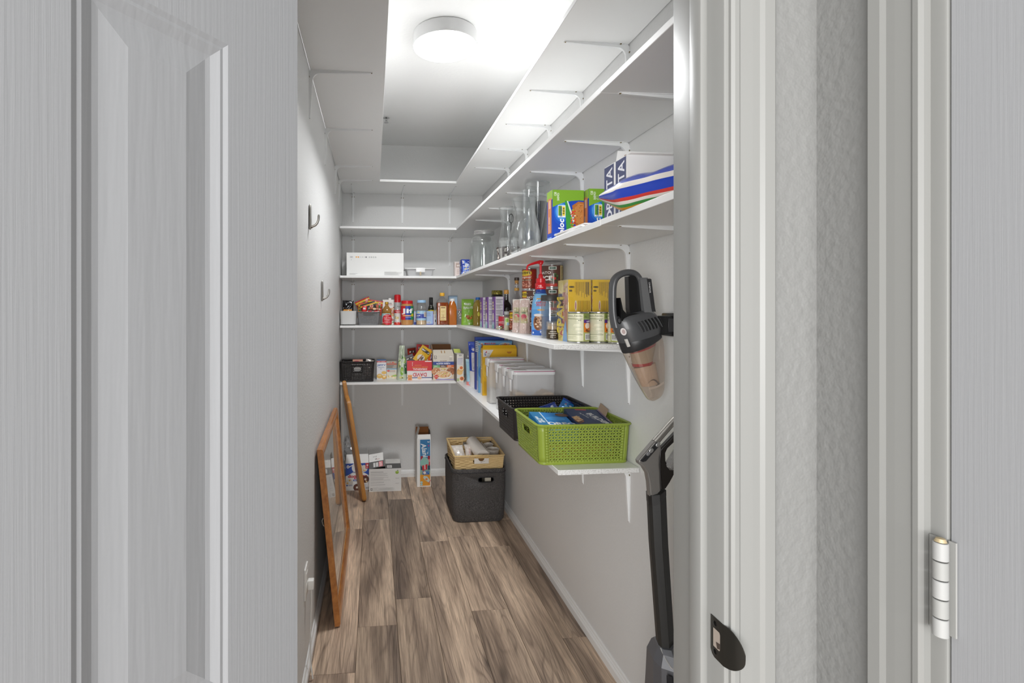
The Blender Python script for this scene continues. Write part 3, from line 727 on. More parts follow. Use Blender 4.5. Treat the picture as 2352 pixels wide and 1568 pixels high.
# ---- middle level, right wall
t, w, d, h = carton('tea_box', 'small pale pink printed box behind the blue patterned box', .611, .690, 3.872, .05, T3, .112, '#d9cdc8')
p = front(w, d, h); p.rect(.12, .62, .95, .90, '#b9a296'); p.text('MACA', .5, .76, .6, .14, '#efe6e0'); p.rect(.12, .1, .95, .56, '#e6d8d2'); p.lines(.2, .16, .85, .5, 5, '#c3aea6'); p.done('front_print', t)
t, w, d, h = carton('napkin_box', 'small cobalt blue box with a white and yellow flower pattern', .634, .710, 3.70, .06, T3, .114, '#16349a')
for p in (front(w, d, h), left(w, d, h)):
    for k in range(15): x, y = p.rnd.uniform(.1, .9), p.rnd.uniform(.08, .92); [p.disc(x + .075 * math.cos(a) / p.asp, y + .075 * math.sin(a), .042, p.rnd.choice(['#e9e9f4', '#c9d2ef', '#7ea0e8'])) for a in (0, 1.26, 2.51, 3.77, 5.03)]; p.disc(x, y, .03, '#f0d89a')
    p.blobs(.03, .03, .97, .97, 26, .045, ['#8fb0ea', '#f1eee2', '#2d54c4', '#efd9a4'])
    p.rect(.93, .62, 1, .88, '#b5581a'); p.done('pattern_print', t)
def cookie_jar(x, y, label):
    t = jar('cookie_jar', label, [(.070, 0), (.084, .004), (.089, .018), (.089, .178), (.081, .206), (.068, .224), (.062, .231), (.062, .240)], JARGLASS, (x, y, T3), 0, 'jar', 'glass_body', 16, 'big ribbed glass jars with metal lids')
    b = MB(); b.lathe([(.055, .010), (.080, .013), (.082, .03), (.0835, .158), (.06, .2)], GLASS, 16, cap1=False); obj('inner_wall', b, t)
    b = MB(); b.lathe([(.0635, .234), (.0655, .236), (.0655, .257), (.0635, .2605), (.061, .262), (.001, .262)], C('#c4c4c3', .3, .55), 28); obj('lid', b, t)
    b = MB()
    for z in (.240, .246, .252): b.tube([(.0660 * math.cos(a), .0662 * math.sin(a), z) for a in [2 * PI * k / 24 for k in range(24)]], .0012, C('#c9c9c8', .25, .6), 5, True)
    obj('lid_thread', b, t); return t
cookie_jar(.715, 3.31, 'large clear glass jar with a metal lid, nearer of the pair on the right shelf')
cookie_jar(.762, 3.602, 'large clear glass jar with a metal lid, partly hidden behind another jar')
t = thing('woven_basket', 'small dark brown and white woven basket between the glass jars and vases', 'basket', (.808, 3.03, T3))
b = MB(); DK = C('#4a3833', .7); LT = C('#d8d0c8', .7)
for j in range(9):
    for i in range(28):
        a0, a1 = 2 * PI * i / 28, 2 * PI * (i + 1) / 28; z0 = .004 + j * .0125; r0 = .062 + .008 * j / 9 + (.0018 if (i + j) % 2 else 0)
        b.poly([(r0 * math.sin(a0), -r0 * math.cos(a0), z0), (r0 * math.sin(a1), -r0 * math.cos(a1), z0), (r0 * math.sin(a1), -r0 * math.cos(a1), z0 + .0118), (r0 * math.sin(a0), -r0 * math.cos(a0), z0 + .0118)], DK if (i % 2 == 0 or (j % 3 == 0 and i % 4 == 1)) else LT)
solid(obj('woven_wall', b, t), .002)
b = MB(); b.tube([(.072 * math.cos(a), .072 * math.sin(a), .117) for a in [2 * PI * k / 24 for k in range(24)]], .0045, DK, 6, True); obj('rim', b, t)
b = MB(); b.lathe([(.0005, .001), (.06, .001), (.06, .003), (.0005, .003)], DK, 24); obj('base', b, t)
t2 = thing('cloth_bundle', 'crumpled white tissue bundle sticking out of the small woven basket', 'tissue', (.808, 3.03, T3 + .06))
b = MB(); b.lathe([(.03, 0), (.054, .04), (.05, .075), (.06, .098), (.045, .118), (.02, .122), (.001, .108)], C('#e2e1df', .7), 22)
b.v = [tuple(Vector(v) + Vector((noise.noise(Vector(v) * 60), noise.noise(Vector(v) * 60 + Vector((9, 0, 0))), noise.noise(Vector(v) * 70 + Vector((0, 9, 0))))) * .012) for v in b.v]; obj('tissue', b, t2)
def vase(name, label, prof, x, y, m=GLASS, n=36, th=.003):
    t = thing(name, label, 'vase', (x, y, T3), 0)
    b = MB(); inn = [(max(r - th, .001), z) for r, z in prof if z > .006]
    b.lathe(prof + inn[::-1] + [(.001, .007)], m, n, cap1=False); obj('glass_wall', b, t)
    b = MB(); r, z = prof[-1]; b.tube([((r - th / 2) * math.cos(a), (r - th / 2) * math.sin(a), z) for a in [2 * PI * k / 32 for k in range(32)]], .0022, JARGLASS, 6, True); obj('rim', b, t)
    r, z = prof[0]; b = MB(); b.lathe([(.001, .0005), (r, .0005), (r + .001, .004), (.001, .006)], JARGLASS, 32); obj('base', b, t); return t
H = lambda s, rb, rn, rr, h: [(rb * .50, 0), (rb * .56, .003), (rb * .74, h * .06), (rb * .94, h * .16), (rb, h * .26), (rb * .96, h * .36), (rb * .82, h * .48), (rn * 1.12, h * .60), (rn, h * .68), (rn * 1.04, h * .78), (rr * .86, h * .9), (rr, h)]
vase('hurricane_vase', 'clear hurricane glass vase holding a wire ornament', H(0, .052, .034, .048, .30), .722, 2.735)
vase('hurricane_vase', 'wide bellied clear glass vase with a flared rim', H(0, .080, .045, .064, .297), .741, 2.49)
vase('hurricane_vase', 'slim clear hurricane glass vase nearest the shelf edge', H(0, .048, .027, .031, .272), .676, 2.205)
vase('cylinder_vase', 'tall straight clear glass cylinder vase beside the sandwich bag box', [(.053, 0), (.0575, .004), (.0575, .33)], .752, 2.315, GLASS)
vase('cylinder_vase', 'shorter smoke grey glass cylinder vase behind the tall clear cylinder', [(.040, 0), (.044, .004), (.044, .30)], .845, 2.580, SMOKE)
t = thing('wire_ornament', 'dark wire ornament with looped top standing inside a glass vase', 'ornament', (.722, 2.735, T3 + .0075))
b = MB(); W = C('#5d5c5a', .35, .7)
b.tube([(.012, 0, .07), (.014, 0, .12), (.017, 0, .18), (.018, 0, .212)], .0022, W, 6)
b.tube([(.018 + .0125 * math.sin(a), 0, .236 - .024 * math.cos(a)) for a in [2 * PI * k / 18 for k in range(18)]], .0022, W, 6, True); obj('stem', b, t)
b = MB(); b.tube([(-.004 + (.026 - .0011 * k) * math.cos(k * .5), 0, .062 + (.026 - .0011 * k) * math.sin(k * .5)) for k in range(21)], .002, W, 6); obj('spiral', b, t)
b = MB()
for z in (.004, .016, .028): b.tube([(-.002 + .026 * math.cos(a), .026 * math.sin(a), z) for a in [2 * PI * k / 20 for k in range(20)]], .0016, W, 5, True)
for a in (0, PI / 2, PI, 1.5 * PI): b.tube([(-.002 + .026 * math.cos(a), .026 * math.sin(a), .004), (-.002 + .026 * math.cos(a), .026 * math.sin(a), .03)], .0014, W, 5)
obj('wire_cup', b, t)
def sandwich_box(label, x0, x1, y0):
    t, w, d, h = carton('sandwich_bag_box', label, x0, x1, y0, .060, T3, .190, '#1546b4', group='boxes of sandwich bags')
    p = front(w, d, h)
    p.rect(0, 0, 1, .8, '#1648b8'); p.ell(.30, .57, .30, .26, '#1752c2', 24); p.ell(.29, .58, .24, .20, '#2470d2', 24); p.ell(.285, .585, .19, .155, '#5aa6ea', 20)
    p.poly([(0, 1), (1, 1), (1, .80), (.86, .805), (.6, .79), (.35, .755), (.15, .71), (0, .665)], '#7fae2c')
    p.text('120', .085, .92, .115, .05, '#e9f2d8', rot=90); p.text('SANDWICH', .175, .865, .235, .046, '#e9f2d8', rot=90)
    p.poly([(.39, .80), (.47, .78), (.66, .30), (.62, .10), (.44, .22)], '#3f9c3c'); p.poly([(.45, .79), (.49, .785), (.70, .42), (.66, .36)], '#d9efe0')
    p.poly([(.62, .70), (.82, .78), (.995, .77), (.995, .16), (.84, .14), (.72, .34)], '#b96d2f'); p.poly([(.70, .66), (.84, .745), (.995, .735), (.995, .22), (.86, .2), (.76, .38)], '#c98543')
    p.blobs(.55, .14, .76, .66, 60, .022, ['#d8472a', '#e0702c', '#8fb93a', '#f0e0b0', '#c03a28']); p.blobs(.74, .2, .99, .74, 50, .011, ['#a95f27', '#d79a58', '#8d4d20'])
    p.rect(.16, .47, .40, .70, '#f2f6fa'); p.rect(.175, .50, .285, .69, '#5f9a2c'); p.rect(.30, .50, .385, .68, '#f0d43a')
    p.text('EasyOpen', .265, .575, .30, .055, '#17347c', rot=90); p.lines(.315, .52, .375, .66, 4, '#6b6420', .4, True); p.lines(.315, .52, .375, .66, 3, '#6b6420', .4)
    p.text('ziploc', .29, .235, .66, .145, '#f4f6fa', .035, .12, 90); p.lines(.05, .05, .10, .16, 2, '#9fc0ee', .4, True)
    p.done('front_print', t)
    p = left(w, d, h); p.rect(0, .82, 1, 1, '#9cc24a'); p.rect(.18, .18, .82, .86, '#d98a5c'); p.rect(.36, .66, .66, .82, '#f0c9ae'); p.rect(.36, .36, .5, .5, '#f0c9ae'); p.lines(.3, .2, .7, .34, 5, '#f0c9ae', .4); p.rect(.1, .03, .85, .10, '#8fb2ea'); p.rect(0, 0, 1, .02, '#e6e6ea')
    p.done('side_print', t)
sandwich_box('blue and green sandwich bag box picturing a sandwich, left of its twin', .650, .768, 1.83)
sandwich_box('blue and green sandwich bag box, right one, beside the navy filter boxes', .7745, .8955, 1.80)
t = thing('magazine_stack', 'thin white stack of papers lying at the shelf edge before the sandwich bag boxes', 'papers', (.715, 1.63, T3))
for k in range(3):
    b = MB(); b.rbox(-.085, .085, -.125, .125, .0002 + k * .0052, .005 + k * .0052, C(('#dcdcda', '#e9e8e6', '#e2dedb')[k], .5), .0008, 1); b.xf(Matrix.Rotation((.03, -.05, .02)[k], 4, 'Z')); obj('paper', b, t)
b = MB(); b.box(-.08, .08, -.1262, -.1254, .007, .0085, C('#c98a80', .5)); obj('edge_print', b, t)
for k, (y0, lab) in enumerate(((1.405, 'white filter box with a navy end, farther one beside the sandwich bags'), (1.333, 'white filter box with a navy end and open flaps, nearer one'))):
    t, w, d, h = carton('filter_box', lab, .680, .894, y0, .064, T3, .172, '#e4e4e4', group='boxes of water filters')
    p = left(w, d, h); p.rect(.0, .0, .93, .985, '#4a5075'); p.text('BRITA', .50, .60, .68 * 172 / 64, .52 * .42, '#e9eaf0', .015, 0, 90)
    p.ell(.52, .155, .26, .075, '#e9eaf0'); p.poly([(.28, .185), (.76, .185), (.52, .27)], '#e9eaf0'); p.ell(.53, .15, .16, .045, '#4a5075'); p.done('end_print', t)
    if k == 1:
        p = front(w, d, h); p.text('The', .17, .47, .17, .14, '#a2a3a6'); p.text('filter', .32, .30, .14, .10, '#b5b6b9'); p.done('front_print', t)
        flap(t, (-.107, .030, .172), (.107, .030, .172), (0, .15, 1), .030, WHITEC, C('#d9d9d7', .5)); flap(t, (-.107, -.032, .172), (.107, -.032, .172), (0, -1, .12), .012, WHITEC)
        b = MB(); b.rbox(-.085, .075, .02, .028, .172, .188, KRAFT, .002); obj('cardboard_insert', b, t)
t = thing('tortilla_bag', 'clear bag of tortillas with blue, white and red print lying over the shelf edge', 'bag', (.700, 1.165, T3 + .046)); t.rotation_euler = (0, 0, math.atan2(-.34, .15))
BL = C('#1c3fb0', .25, 0, .5); RD = C('#c8352a', .3, 0, .5); WH = C('#e3dcd4', .35, 0, .5); GN = C('#3f8f48', .35); YL = C('#d99a2c', .4)
b = MB(); n = 26; rs = []; L = .40
for k in range(n + 1):
    s = k / n; e = min(1, math.sin(PI * (s * .92 + .055)) * 1.35); ry = .055 * e + .003; rz = .044 * e ** 1.1 + .0012; zz = .012 * (1 - min(1, s / .18)) if s < .18 else 0
    rs.append([(L * (s - .5), ry * math.cos(a) * (1 + .05 * noise.noise(Vector((s * 9, math.cos(a), 1)))), rz * math.sin(a) * (1 + .10 * noise.noise(Vector((s * 8, math.sin(a) * 2, 5)))) + zz) for a in [2 * PI * j / 36 for j in range(36)]])
st = [b.add(r) for r in rs]
def bagcol(j, k):
    a = (j + .5) * 10                                               # 90 is the top, 180 faces the room
    for lim, c in ((20, WH), (62, RD), (92, BL if k > 9 else WH), (112, WH if k < 14 else BL), (146, BL), (166, WH), (204, BL), (215, RD), (223, WH), (234, GN), (252, YL)):
        if a < lim: return c
    return WH
for k in range(n):
    for j in range(36): q = (j + 1) % 36; b.face([st[k] + j, st[k] + q, st[k + 1] + q, st[k + 1] + j], bagcol(j, k), True)
b.face([st[0] + j for j in range(36)], BL); b.face([st[-1] + j for j in range(36)], BL); obj('bag_film', b, t)
b = MB(); b.grid(lambda u, v: (-L / 2 - .018 + .03 * u, .030 * (v - .5) * (1.6 - u), .012 + .004 * math.sin(9 * v + 3 * u)), 5, 8, FILM); obj('gathered_end', b, t)
t, w, d, h = carton('tea_carton', 'small teal and white carton behind the tortilla bag near the door jamb', .800, .880, 1.06, .04, T3, .10, '#3f8f86')
p = front(w, d, h); p.rect(.05, .05, .95, .5, '#e2ece9'); p.lines(.15, .12, .8, .42, 4, '#6fa59e'); p.done('front_print', t)
# ================================================================== second lowest level (top T4), back wall
t = thing('plastic_bin', 'small pale grey plastic bin of packets in the left corner of the second lowest shelf', 'bin', (-.1865, 3.92, T4))
b = MB(); m = C('#d3d3d2', .4)
b.rings([rrect(.104, .104, .02, .006), rrect(.112, .112, .022, .010), rrect(.121, .121, .024, .104), rrect(.122, .122, .024, .107), rrect(.116, .116, .022, .107), rrect(.108, .108, .02, .012)], m); obj('shell', b, t)
b = MB(); b.rings([rrect(.085, .085, .018, 0), rrect(.095, .095, .018, .006)], C('#4a4846', .6)); obj('foot', b, t)
r, p = pouch('black_pouch', 'shiny black foil pouch standing in the pale grey bin', .088, .150, .05, (-.193, 3.93, T4 + .035), C('#121214', .18), .1, .03, -.06, seed=2, crease=.010)
p.poly([(.1, .62), (.85, .62), (.80, .42), (.6, .30), (.45, .22)], C('#77777a', .15, .5)); p.poly([(.05, .62), (.12, .63), (.46, .25), (.40, .22)], C('#d9d9dc', .2)); p.poly([(.55, .6), (.62, .6), (.66, .4), (.6, .36)], C('#a9a9ac', .2)); p.done('window', r)
t, w, d, h = carton('snack_packet', 'small orange wrapped packet lying on top of the pale grey bin', -.222, -.160, 3.868, .03, T4 + .100, .018, '#d8932f', 'packet')
p = front(w, d, h); p.rect(.55, .1, .62, .9, '#f1e3cb'); p.done('front_print', t)
t, w, d, h = carton('snack_packet', 'small pink and white wrapped packet under the orange one in the pale grey bin', -.232, -.150, 3.885, .05, T4 + .088, .014, '#d4516c', 'packet')
p = front(w, d, h)
for k in range(4): p.rect(.04 + .25 * k, .1, .14 + .25 * k, .9, ['#e8e4ea', '#7fa6d8', '#ece2d8', '#5f86c8'][k])
p.done('front_print', t)
GR = C('#7b7b7c', .45)
plastic_basket('small_basket', 'small grey plastic basket full of noodle packets and snack bars', .171, .13, .100, (-.0365, 3.945, T4), GR, (.0115, .0115), .34, 'sq', (), .86, .018, False, .004)
sm = bpy.data.objects['small_basket']
b = MB(); b.prism([(-.042, -.0015), (.042, -.0015), (.034, -.018), (-.034, -.018)], -.0665, -.064, C('#585551', .6), 'y'); b.xf(Matrix.Translation((0, .001, .092))); obj('hand_notch', b, sm)
RM = C('#c8401f', .3, 0, .3)
def noodle(label, loc, rz, tilt, lean, seed, base='#c93f1d', dark=False):
    r, p = pouch('noodle_packet', label, .118, .112, .014, loc, C(base, .3, 0, .3), rz, tilt, lean, 'packet', seed, .003, False, 1.0)
    if dark: p.rect(0, .80, 1, .90, '#d9a91f'); p.rect(0, .90, 1, 1, '#2a2320'); p.ell(.72, .72, .12, .13, '#e2b39a'); p.rect(.66, .66, .78, .76, '#c9483c')
    else:
        p.rect(0, .90, 1, 1, '#b5281c'); p.rect(0, .80, 1, .90, '#e0c02a'); p.blobs(0, .35, 1, .82, 12, .075, ['#1f6d33', '#257a3a', '#1b5f2e']); p.ell(.42, .42, .40, .30, '#cc5a20', 16); p.ell(.42, .40, .26, .17, '#d98a2b', 14)
        p.ell(.80, .78, .10, .10, '#dcaaa0'); p.rect(.74, .74, .86, .82, '#cf3a3a')
    p.done('front_print', r); return r
noodle('red and green noodle packet on the left of the small grey basket, tilted left', (-.045, 3.993, T4 + .093), .05, -.42, -.10, 1)
noodle('red and green noodle packet at the back right of the small grey basket', (.0, 3.974, T4 + .078), -.05, .14, -.08, 4)
noodle('black and yellow noodle packet across the front of the small grey basket', (-.015, 3.936, T4 + .060), .0, -.30, -.1, 6, '#221d1b', True)
noodle('yellow and orange noodle packet wedged in the middle of the small grey basket', (-.065, 3.955, T4 + .050), .0, .10, -.1, 9, '#d9922e')
r, p = pouch('snack_pouch', 'small bright red snack pouch standing in the small grey basket', .038, .062, .016, (-.068, 3.915, T4 + .083), C('#cf2222', .3), .05, .03, -.05, 'packet', 3, .002)
p.rect(.2, .55, .75, .78, '#ecdcd8'); p.blobs(.2, .08, .9, .3, 6, .08, ['#d9a860', '#e6c890']); p.done('front_print', r)
for nm, (x, z, a, c1, c2, lab) in enumerate(((.008, .122, .10, '#a3502a', '#ecdcae', 'wrapped chocolate bar with clear ends, upper one in the small grey basket'), (-.004, .102, -.02, '#c21f2c', '#241c1c', 'red wrapped snack bar with a black label, lower one in the small grey basket'))):
    t = thing('snack_bar', lab, 'snack bar', (x, 3.888 + .004 * nm, T4 + z)); t.rotation_euler = (0, a, 0); b = MB()
    rs = [[(x0, sy * math.cos(q), sz * math.sin(q)) for q in [2 * PI * k / 12 for k in range(12)]] for x0, sy, sz in ((-.052, .012, .0012), (-.046, .012, .0015), (-.038, .011, .009), (.036, .011, .009), (.044, .012, .0015), (.050, .012, .0012))]
    b.rings(rs, C(c1, .25, 0, .5), mats=[C('#dcd6cc', .3), C('#dcd6cc', .3), C(c1, .25, 0, .5), C('#dcd6cc', .3), C('#dcd6cc', .3)]); obj('wrapper', b, t)
    p = Print(plane_fn((-.036, -.0115, -.007), (.072, 0, 0), (0, 0, .014)), 5); p.rect(.35, .05, .62, .95, c2); p.text('snack', .485, .5, .2, .4, '#d9d2c8' if nm else '#b5442c'); p.done('label_print', t)
t, w, d, h = carton('plant_milk_carton', 'white carton with a screw cap behind the vinegar bottle', .070, .163, 3.985, .065, T4, .193, '#e9e6e1', 'carton')
b = MB(); b.lathe([(.012, .193), (.012, .203), (.011, .205), (.001, .205)], C('#f2f1ee', .35), 16, (.01, 0, 0)); obj('screw_cap', b, t)
p = front(w, d, h); p.rect(.28, .80, .80, .90, '#ddd6d0'); p.text('Kirkland', .55, .85, .4, .04, '#77706c'); p.rect(.4, .785, .8, .80, '#b9333b'); p.poly([(.6, .6), (.98, .74), (.98, .68), (.7, .58)], '#c0392b'); p.blobs(.6, .30, 1, .72, 12, .045, ['#d8a25c', '#e8c894', '#c98a48', '#b5402f']); p.poly([(.5, .7), (.75, .5), (.78, .3), (.72, .3), (.68, .48)], '#f6f3ee'); p.blobs(.6, .12, .95, .32, 6, .04, ['#9c2f2a', '#b5403a']); p.ell(.86, .1, .06, .03, '#5f8f4a'); p.done('front_print', t)
def bottle(name, label, prof, m, loc, cat='bottle', rz=0, sx=1, sy=1, n=40, part='bottle_body'):
    t = thing(name, label, cat, loc, rz); b = MB(); b.lathe(prof, m, n, sx=sx, sy=sy); obj(part, b, t); return t
AMB = glass('amber_liquid', '#d9b46a', .45, .05, .05, .22, '#d9ae58')
t = bottle('vinegar_bottle', 'rounded clear bottle of amber vinegar with a gold cap and red label', [(.033, 0), (.037, .004), (.0375, .09), (.033, .115), (.021, .135), (.0125, .145), (.0115, .160)], AMB, (.0995, 3.908, T4))
lidpart(t, .0135, .157, .174, C('#c9a23e', .3, .7)); p = cyl(.0378, .10, 0, 190); p.rect(.08, .12, .72, .88, '#a9cdd0'); p.ell(.55, .42, .36, .40, '#cf2030', 20); p.rect(.19, .12, .91, .42, '#cf2030')
p.text('Organic', .50, .70, .30, .075, '#f1e4e0', .02, .2); p.text('Apple Cider', .54, .54, .50, .085, '#f6ece8', .03, .2); p.text('Vinegar', .55, .40, .42, .085, '#f6ece8', .03, .2); p.lines(.35, .16, .85, .30, 3, '#e2a8a8'); p.disc(.27, .19, .035, '#e6ded0'); p.done('label_print', t)
t = bottle('spray_can', 'slim red and silver cooking spray can with a red cap', [(.0235, 0), (.0250, .003), (.0250, .168), (.0235, .174)], C('#c7c7c6', .3, .3), (.183, 3.96, T4), 'spray can')
b = MB(); b.lathe([(.0255, .172), (.0255, .218), (.0235, .228), (.018, .231), (.001, .2315)], C('#c01a22', .3), 28); obj('cap', b, t)
p = cyl(.0251, .172, 0, 200); p.rect(0, .70, 1, .98, '#aeb0b0'); p.text('Pure', .62, .81, .3, .07, '#4f5a50'); p.rect(0, .52, 1, .66, '#bf2630'); p.text('COOKING', .55, .61, .5, .035, '#f1dede'); p.text('SPRAY', .6, .56, .4, .035, '#f1dede'); p.rect(0, .10, 1, .52, '#d9d8d4'); p.blobs(.25, .2, .6, .42, 14, .03, ['#d9c272', '#c9ae5a', '#e6d9a8']); p.rect(0, 0, 1, .12, '#cf3a2c'); p.text('NET WT', .55, .09, .4, .025, '#f0d2cc'); p.done('label_print', t)
t = bottle('peanut_butter_jar', 'peanut butter jar with a red lid and a red, blue and green label', [(.040, 0), (.045, .004), (.048, .022), (.048, .135), (.047, .148), (.0435, .158), (.0435, .162)], liquid('#c08a4e', .25), (.254, 3.925, T4), 'jar')
lidpart(t, .0445, .160, .184, C('#cf1f28', .3)); p = cyl(.0482, .104, .040, 190)
p.rect(0, 0, .42, 1, '#cc2531'); p.rect(.40, 0, .68, 1, '#25459f'); p.rect(.66, 0, 1, 1, '#2f8b57'); p.rect(.30, 0, .40, 1, '#cc2531')
p.text('Jif', .50, .60, .60, .42, '#f4f2ee', .05); p.rect(.24, .25, .70, .34, '#e08a2c'); p.text('CREAMY', .47, .295, .40, .06, '#f4dcc0'); p.ell(.80, .34, .11, .11, '#e6d62a'); p.rect(.30, 0, .40, .22, '#cc2531'); p.rect(.40, .17, .68, .185, '#e8e8f0'); p.done('label_print', t)
t, w, d, h = carton('gelatin_box', 'small light blue and red box left behind the nut jar', .3115, .352, 3.985, .045, T4, .104, '#b4c6e8')
p = front(w, d, h); p.rect(.1, .55, .9, .9, '#d4dcec'); p.lines(.2, .3, .9, .85, 6, '#c05a5a'); p.rect(0, 0, .7, .2, '#2540a8'); p.blobs(.5, .02, .95, .22, 4, .06, ['#c22a34']); p.done('front_print', t)
t, w, d, h = carton('gelatin_box', 'small light blue box with a barcode right behind the nut jar', .396, .462, 3.985, .045, T4, .105, '#a9c6ea')
p = front(w, d, h); p.rect(.93, 0, 1, 1, '#8a7fcf'); p.lines(.15, .62, .8, .92, 5, '#7ea0d0'); p.bars(.2, .08, .68, .24, 9, '#5a6a9a'); p.rect(0, 0, 1, .05, '#3f49b0'); p.blobs(0, .3, .12, .6, 3, .04, ['#c8434a']); p.done('front_print', t)
t = jar('nut_jar', 'clear jar of nuts with a light blue lid and blue label', [(.036, 0), (.0395, .004), (.0395, .108), (.036, .122), (.0385, .135), (.0375, .150), (.034, .164), (.033, .170)], GLASS, (.3625, 3.915, T4))
fill(t, [(.0355, .003), (.0385, .006), (.0385, .038), (.001, .041)], textured('cashews', '#d9b48a', .6, (190, 190, 190), 1.0, .004, 2, two='#efd9b8', contrast=(.4, .6)), 'nuts')
lidpart(t, .0345, .168, .188, C('#9cc3e4', .35)); p = cyl(.0396, .072, .036, 190); p.rect(0, 0, 1, 1, '#a4c9e2'); p.rect(.08, .22, .80, .66, '#3d4fa6'); p.rect(.62, .34, .95, .86, '#d9d2cc'); p.lines(.66, .40, .92, .80, 6, '#a99a92'); p.ell(.30, .82, .09, .09, '#dcd3a8'); p.text('Nut', .27, .50, .30, .11, '#dfe4f4', .03); p.text('MIX ', .27, .36, .28, .07, '#dfe4f4'); p.done('label_print', t)
t = bottle('olive_oil_bottle', 'dark green oil bottle with a black neck and yellow label', [(.0215, 0), (.0235, .004), (.0235, .125), (.020, .140), (.0125, .150), (.0125, .160)], C('#23251a', .15, 0, .6), (.453, 4.065, T4))
lidpart(t, .0145, .152, .212, C('#141415', .35), 'neck_sleeve'); p = cyl(.0236, .07, .05, 190); p.rect(.1, .1, .95, .9, '#d6c22c'); p.lines(.2, .3, .85, .7, 4, '#8f7f20'); p.done('label_print', t)
t, w, d, h = carton('spice_carton', 'tiny white box with a black mark between the oil and honey bottles', .466, .503, 4.01, .03, T4, .080, '#dcdbd8')
p = front(w, d, h); p.ell(.5, .35, .2, .14, '#3a3a3a'); p.lines(.2, .65, .85, .9, 3, '#8a8a8a'); p.done('front_print', t)
t = bottle('white_shaker', 'small white shaker bottle in the gap behind the tiny white box', [(.018, 0), (.02, .003), (.02, .085), (.012, .105), (.001, .112)], C('#c9c9c6', .5), (.487, 4.075, T4))
HON = C('#93400f', .12, 0, .3)
t = thing('honey_bottle', 'square plastic bottle of dark honey with a yellow cap and cream label', 'bottle', (.5215, 3.915, T4)); b = MB()
R4 = lambda s, z, r=.012: rrect(s, s, min(r, s * .49), z)
b.rings([R4(.082, 0), R4(.090, .004), R4(.090, .158), R4(.088, .170), R4(.070, .192, .02), R4(.038, .208, .018), R4(.030, .214, .015), R4(.030, .222, .015)], GLASS); obj('bottle_body', b, t)
b = MB(); b.rings([R4(.084, .003), R4(.0875, .006), R4(.0875, .166), R4(.08, .170)], HON); obj('honey', b, t)
lidpart(t, .0195, .219, .244, C('#e8b23a', .35)); p = front(.0902, .0902, .17); p.rect(.26, .20, .78, .84, '#d9bd78'); p.rect(.30, .23, .74, .81, '#e3cd92'); p.rect(.33, .75, .70, .79, '#7a4a28'); p.text('HONEY', .52, .60, .34, .09, '#c9a858', 0); p.rect(.34, .42, .70, .50, '#dcc488'); p.poly([(.32, .35), (.72, .35), (.68, .33), (.36, .33)], '#8a5a34'); p.lines(.32, .23, .72, .31, 2, '#b08a58', .35); p.rect(.47, .35, .57, .47, '#cdb074'); p.done('label_print', t)
t = thing('sauce_bottle', 'tall square bottle of orange sauce with a white cap', 'bottle', (.601, 3.925, T4)); b = MB(); OS = liquid('#b8661c', .2)
b.rings([R4(.060, 0), R4(.064, .004), R4(.064, .13), R4(.058, .152, .02), R4(.040, .176, .019), R4(.036, .182, .018)], OS); obj('bottle_body', b, t)
lidpart(t, .0205, .180, .200, C('#e9e7e3', .4))
t, w, d, h = carton('blue_packet', 'tall light blue box behind the orange sauce bottle', .588, .655, 4.01, .04, T4, .226, '#9db9d2'); p = front(w, d, h); p.rect(0, .96, 1, 1, '#7d97ae'); p.lines(.1, .82, .8, .92, 2, '#86a4c0'); p.done('front_print', t)
r, p = pouch('zip_bag', 'small clear zip bag with a pink seal behind the green pouch', .085, .115, .035, (.675, 3.975, T4 + .0), PLASTIC, .0, .14, -.05, 'bag', 5, .012, True, 1.15)
p.rect(0, .93, 1, .975, '#c98a94'); p.blobs(.2, .2, .8, .8, 9, .07, ['#cfa9ae', '#d9d3d3']); p.done('seal_strip', r)

# ---- second lowest level, right wall
r, p = pouch('shallot_pouch', 'bright green stand-up pouch of fried shallots', .098, .196, .05, (.712, 3.875, T4), C('#86b53a', .35, 0, .3), -.18, 0, -.03, 'pouch', 7, .006)
p.text('FRIED', .52, .80, .50, .085, '#f3f5ea', .03); p.text('SHALLOTS', .54, .67, .80, .085, '#f3f5ea', .03); p.text('Crispy', .6, .5, .3, .06, '#a9cc6a', 0, .3); p.blobs(.32, .18, .92, .40, 26, .035, ['#b5652a', '#c97e38', '#9c4f22', '#d99a50']); p.lines(.5, .06, .85, .09, 1, '#e2ecc8'); p.done('front_print', r)
OIL = glass('cooking_oil', '#e8d684', .45, .05, .05, .34, '#c9b04a')
t = bottle('oil_bottle', 'clear bottle of yellow cooking oil with a blue cap', [(.030, 0), (.034, .005), (.034, .05), (.0325, .055), (.034, .06), (.034, .140), (.033, .150), (.026, .168), (.014, .180), (.013, .190)], OIL, (.752, 3.69, T4))
lidpart(t, .0165, .187, .205, C('#2a6fc0', .4)); p = cyl(.0342, .07, .06, 60); p.ell(.5, .35, .25, .22, '#d9d23a'); p.done('label_print', t)
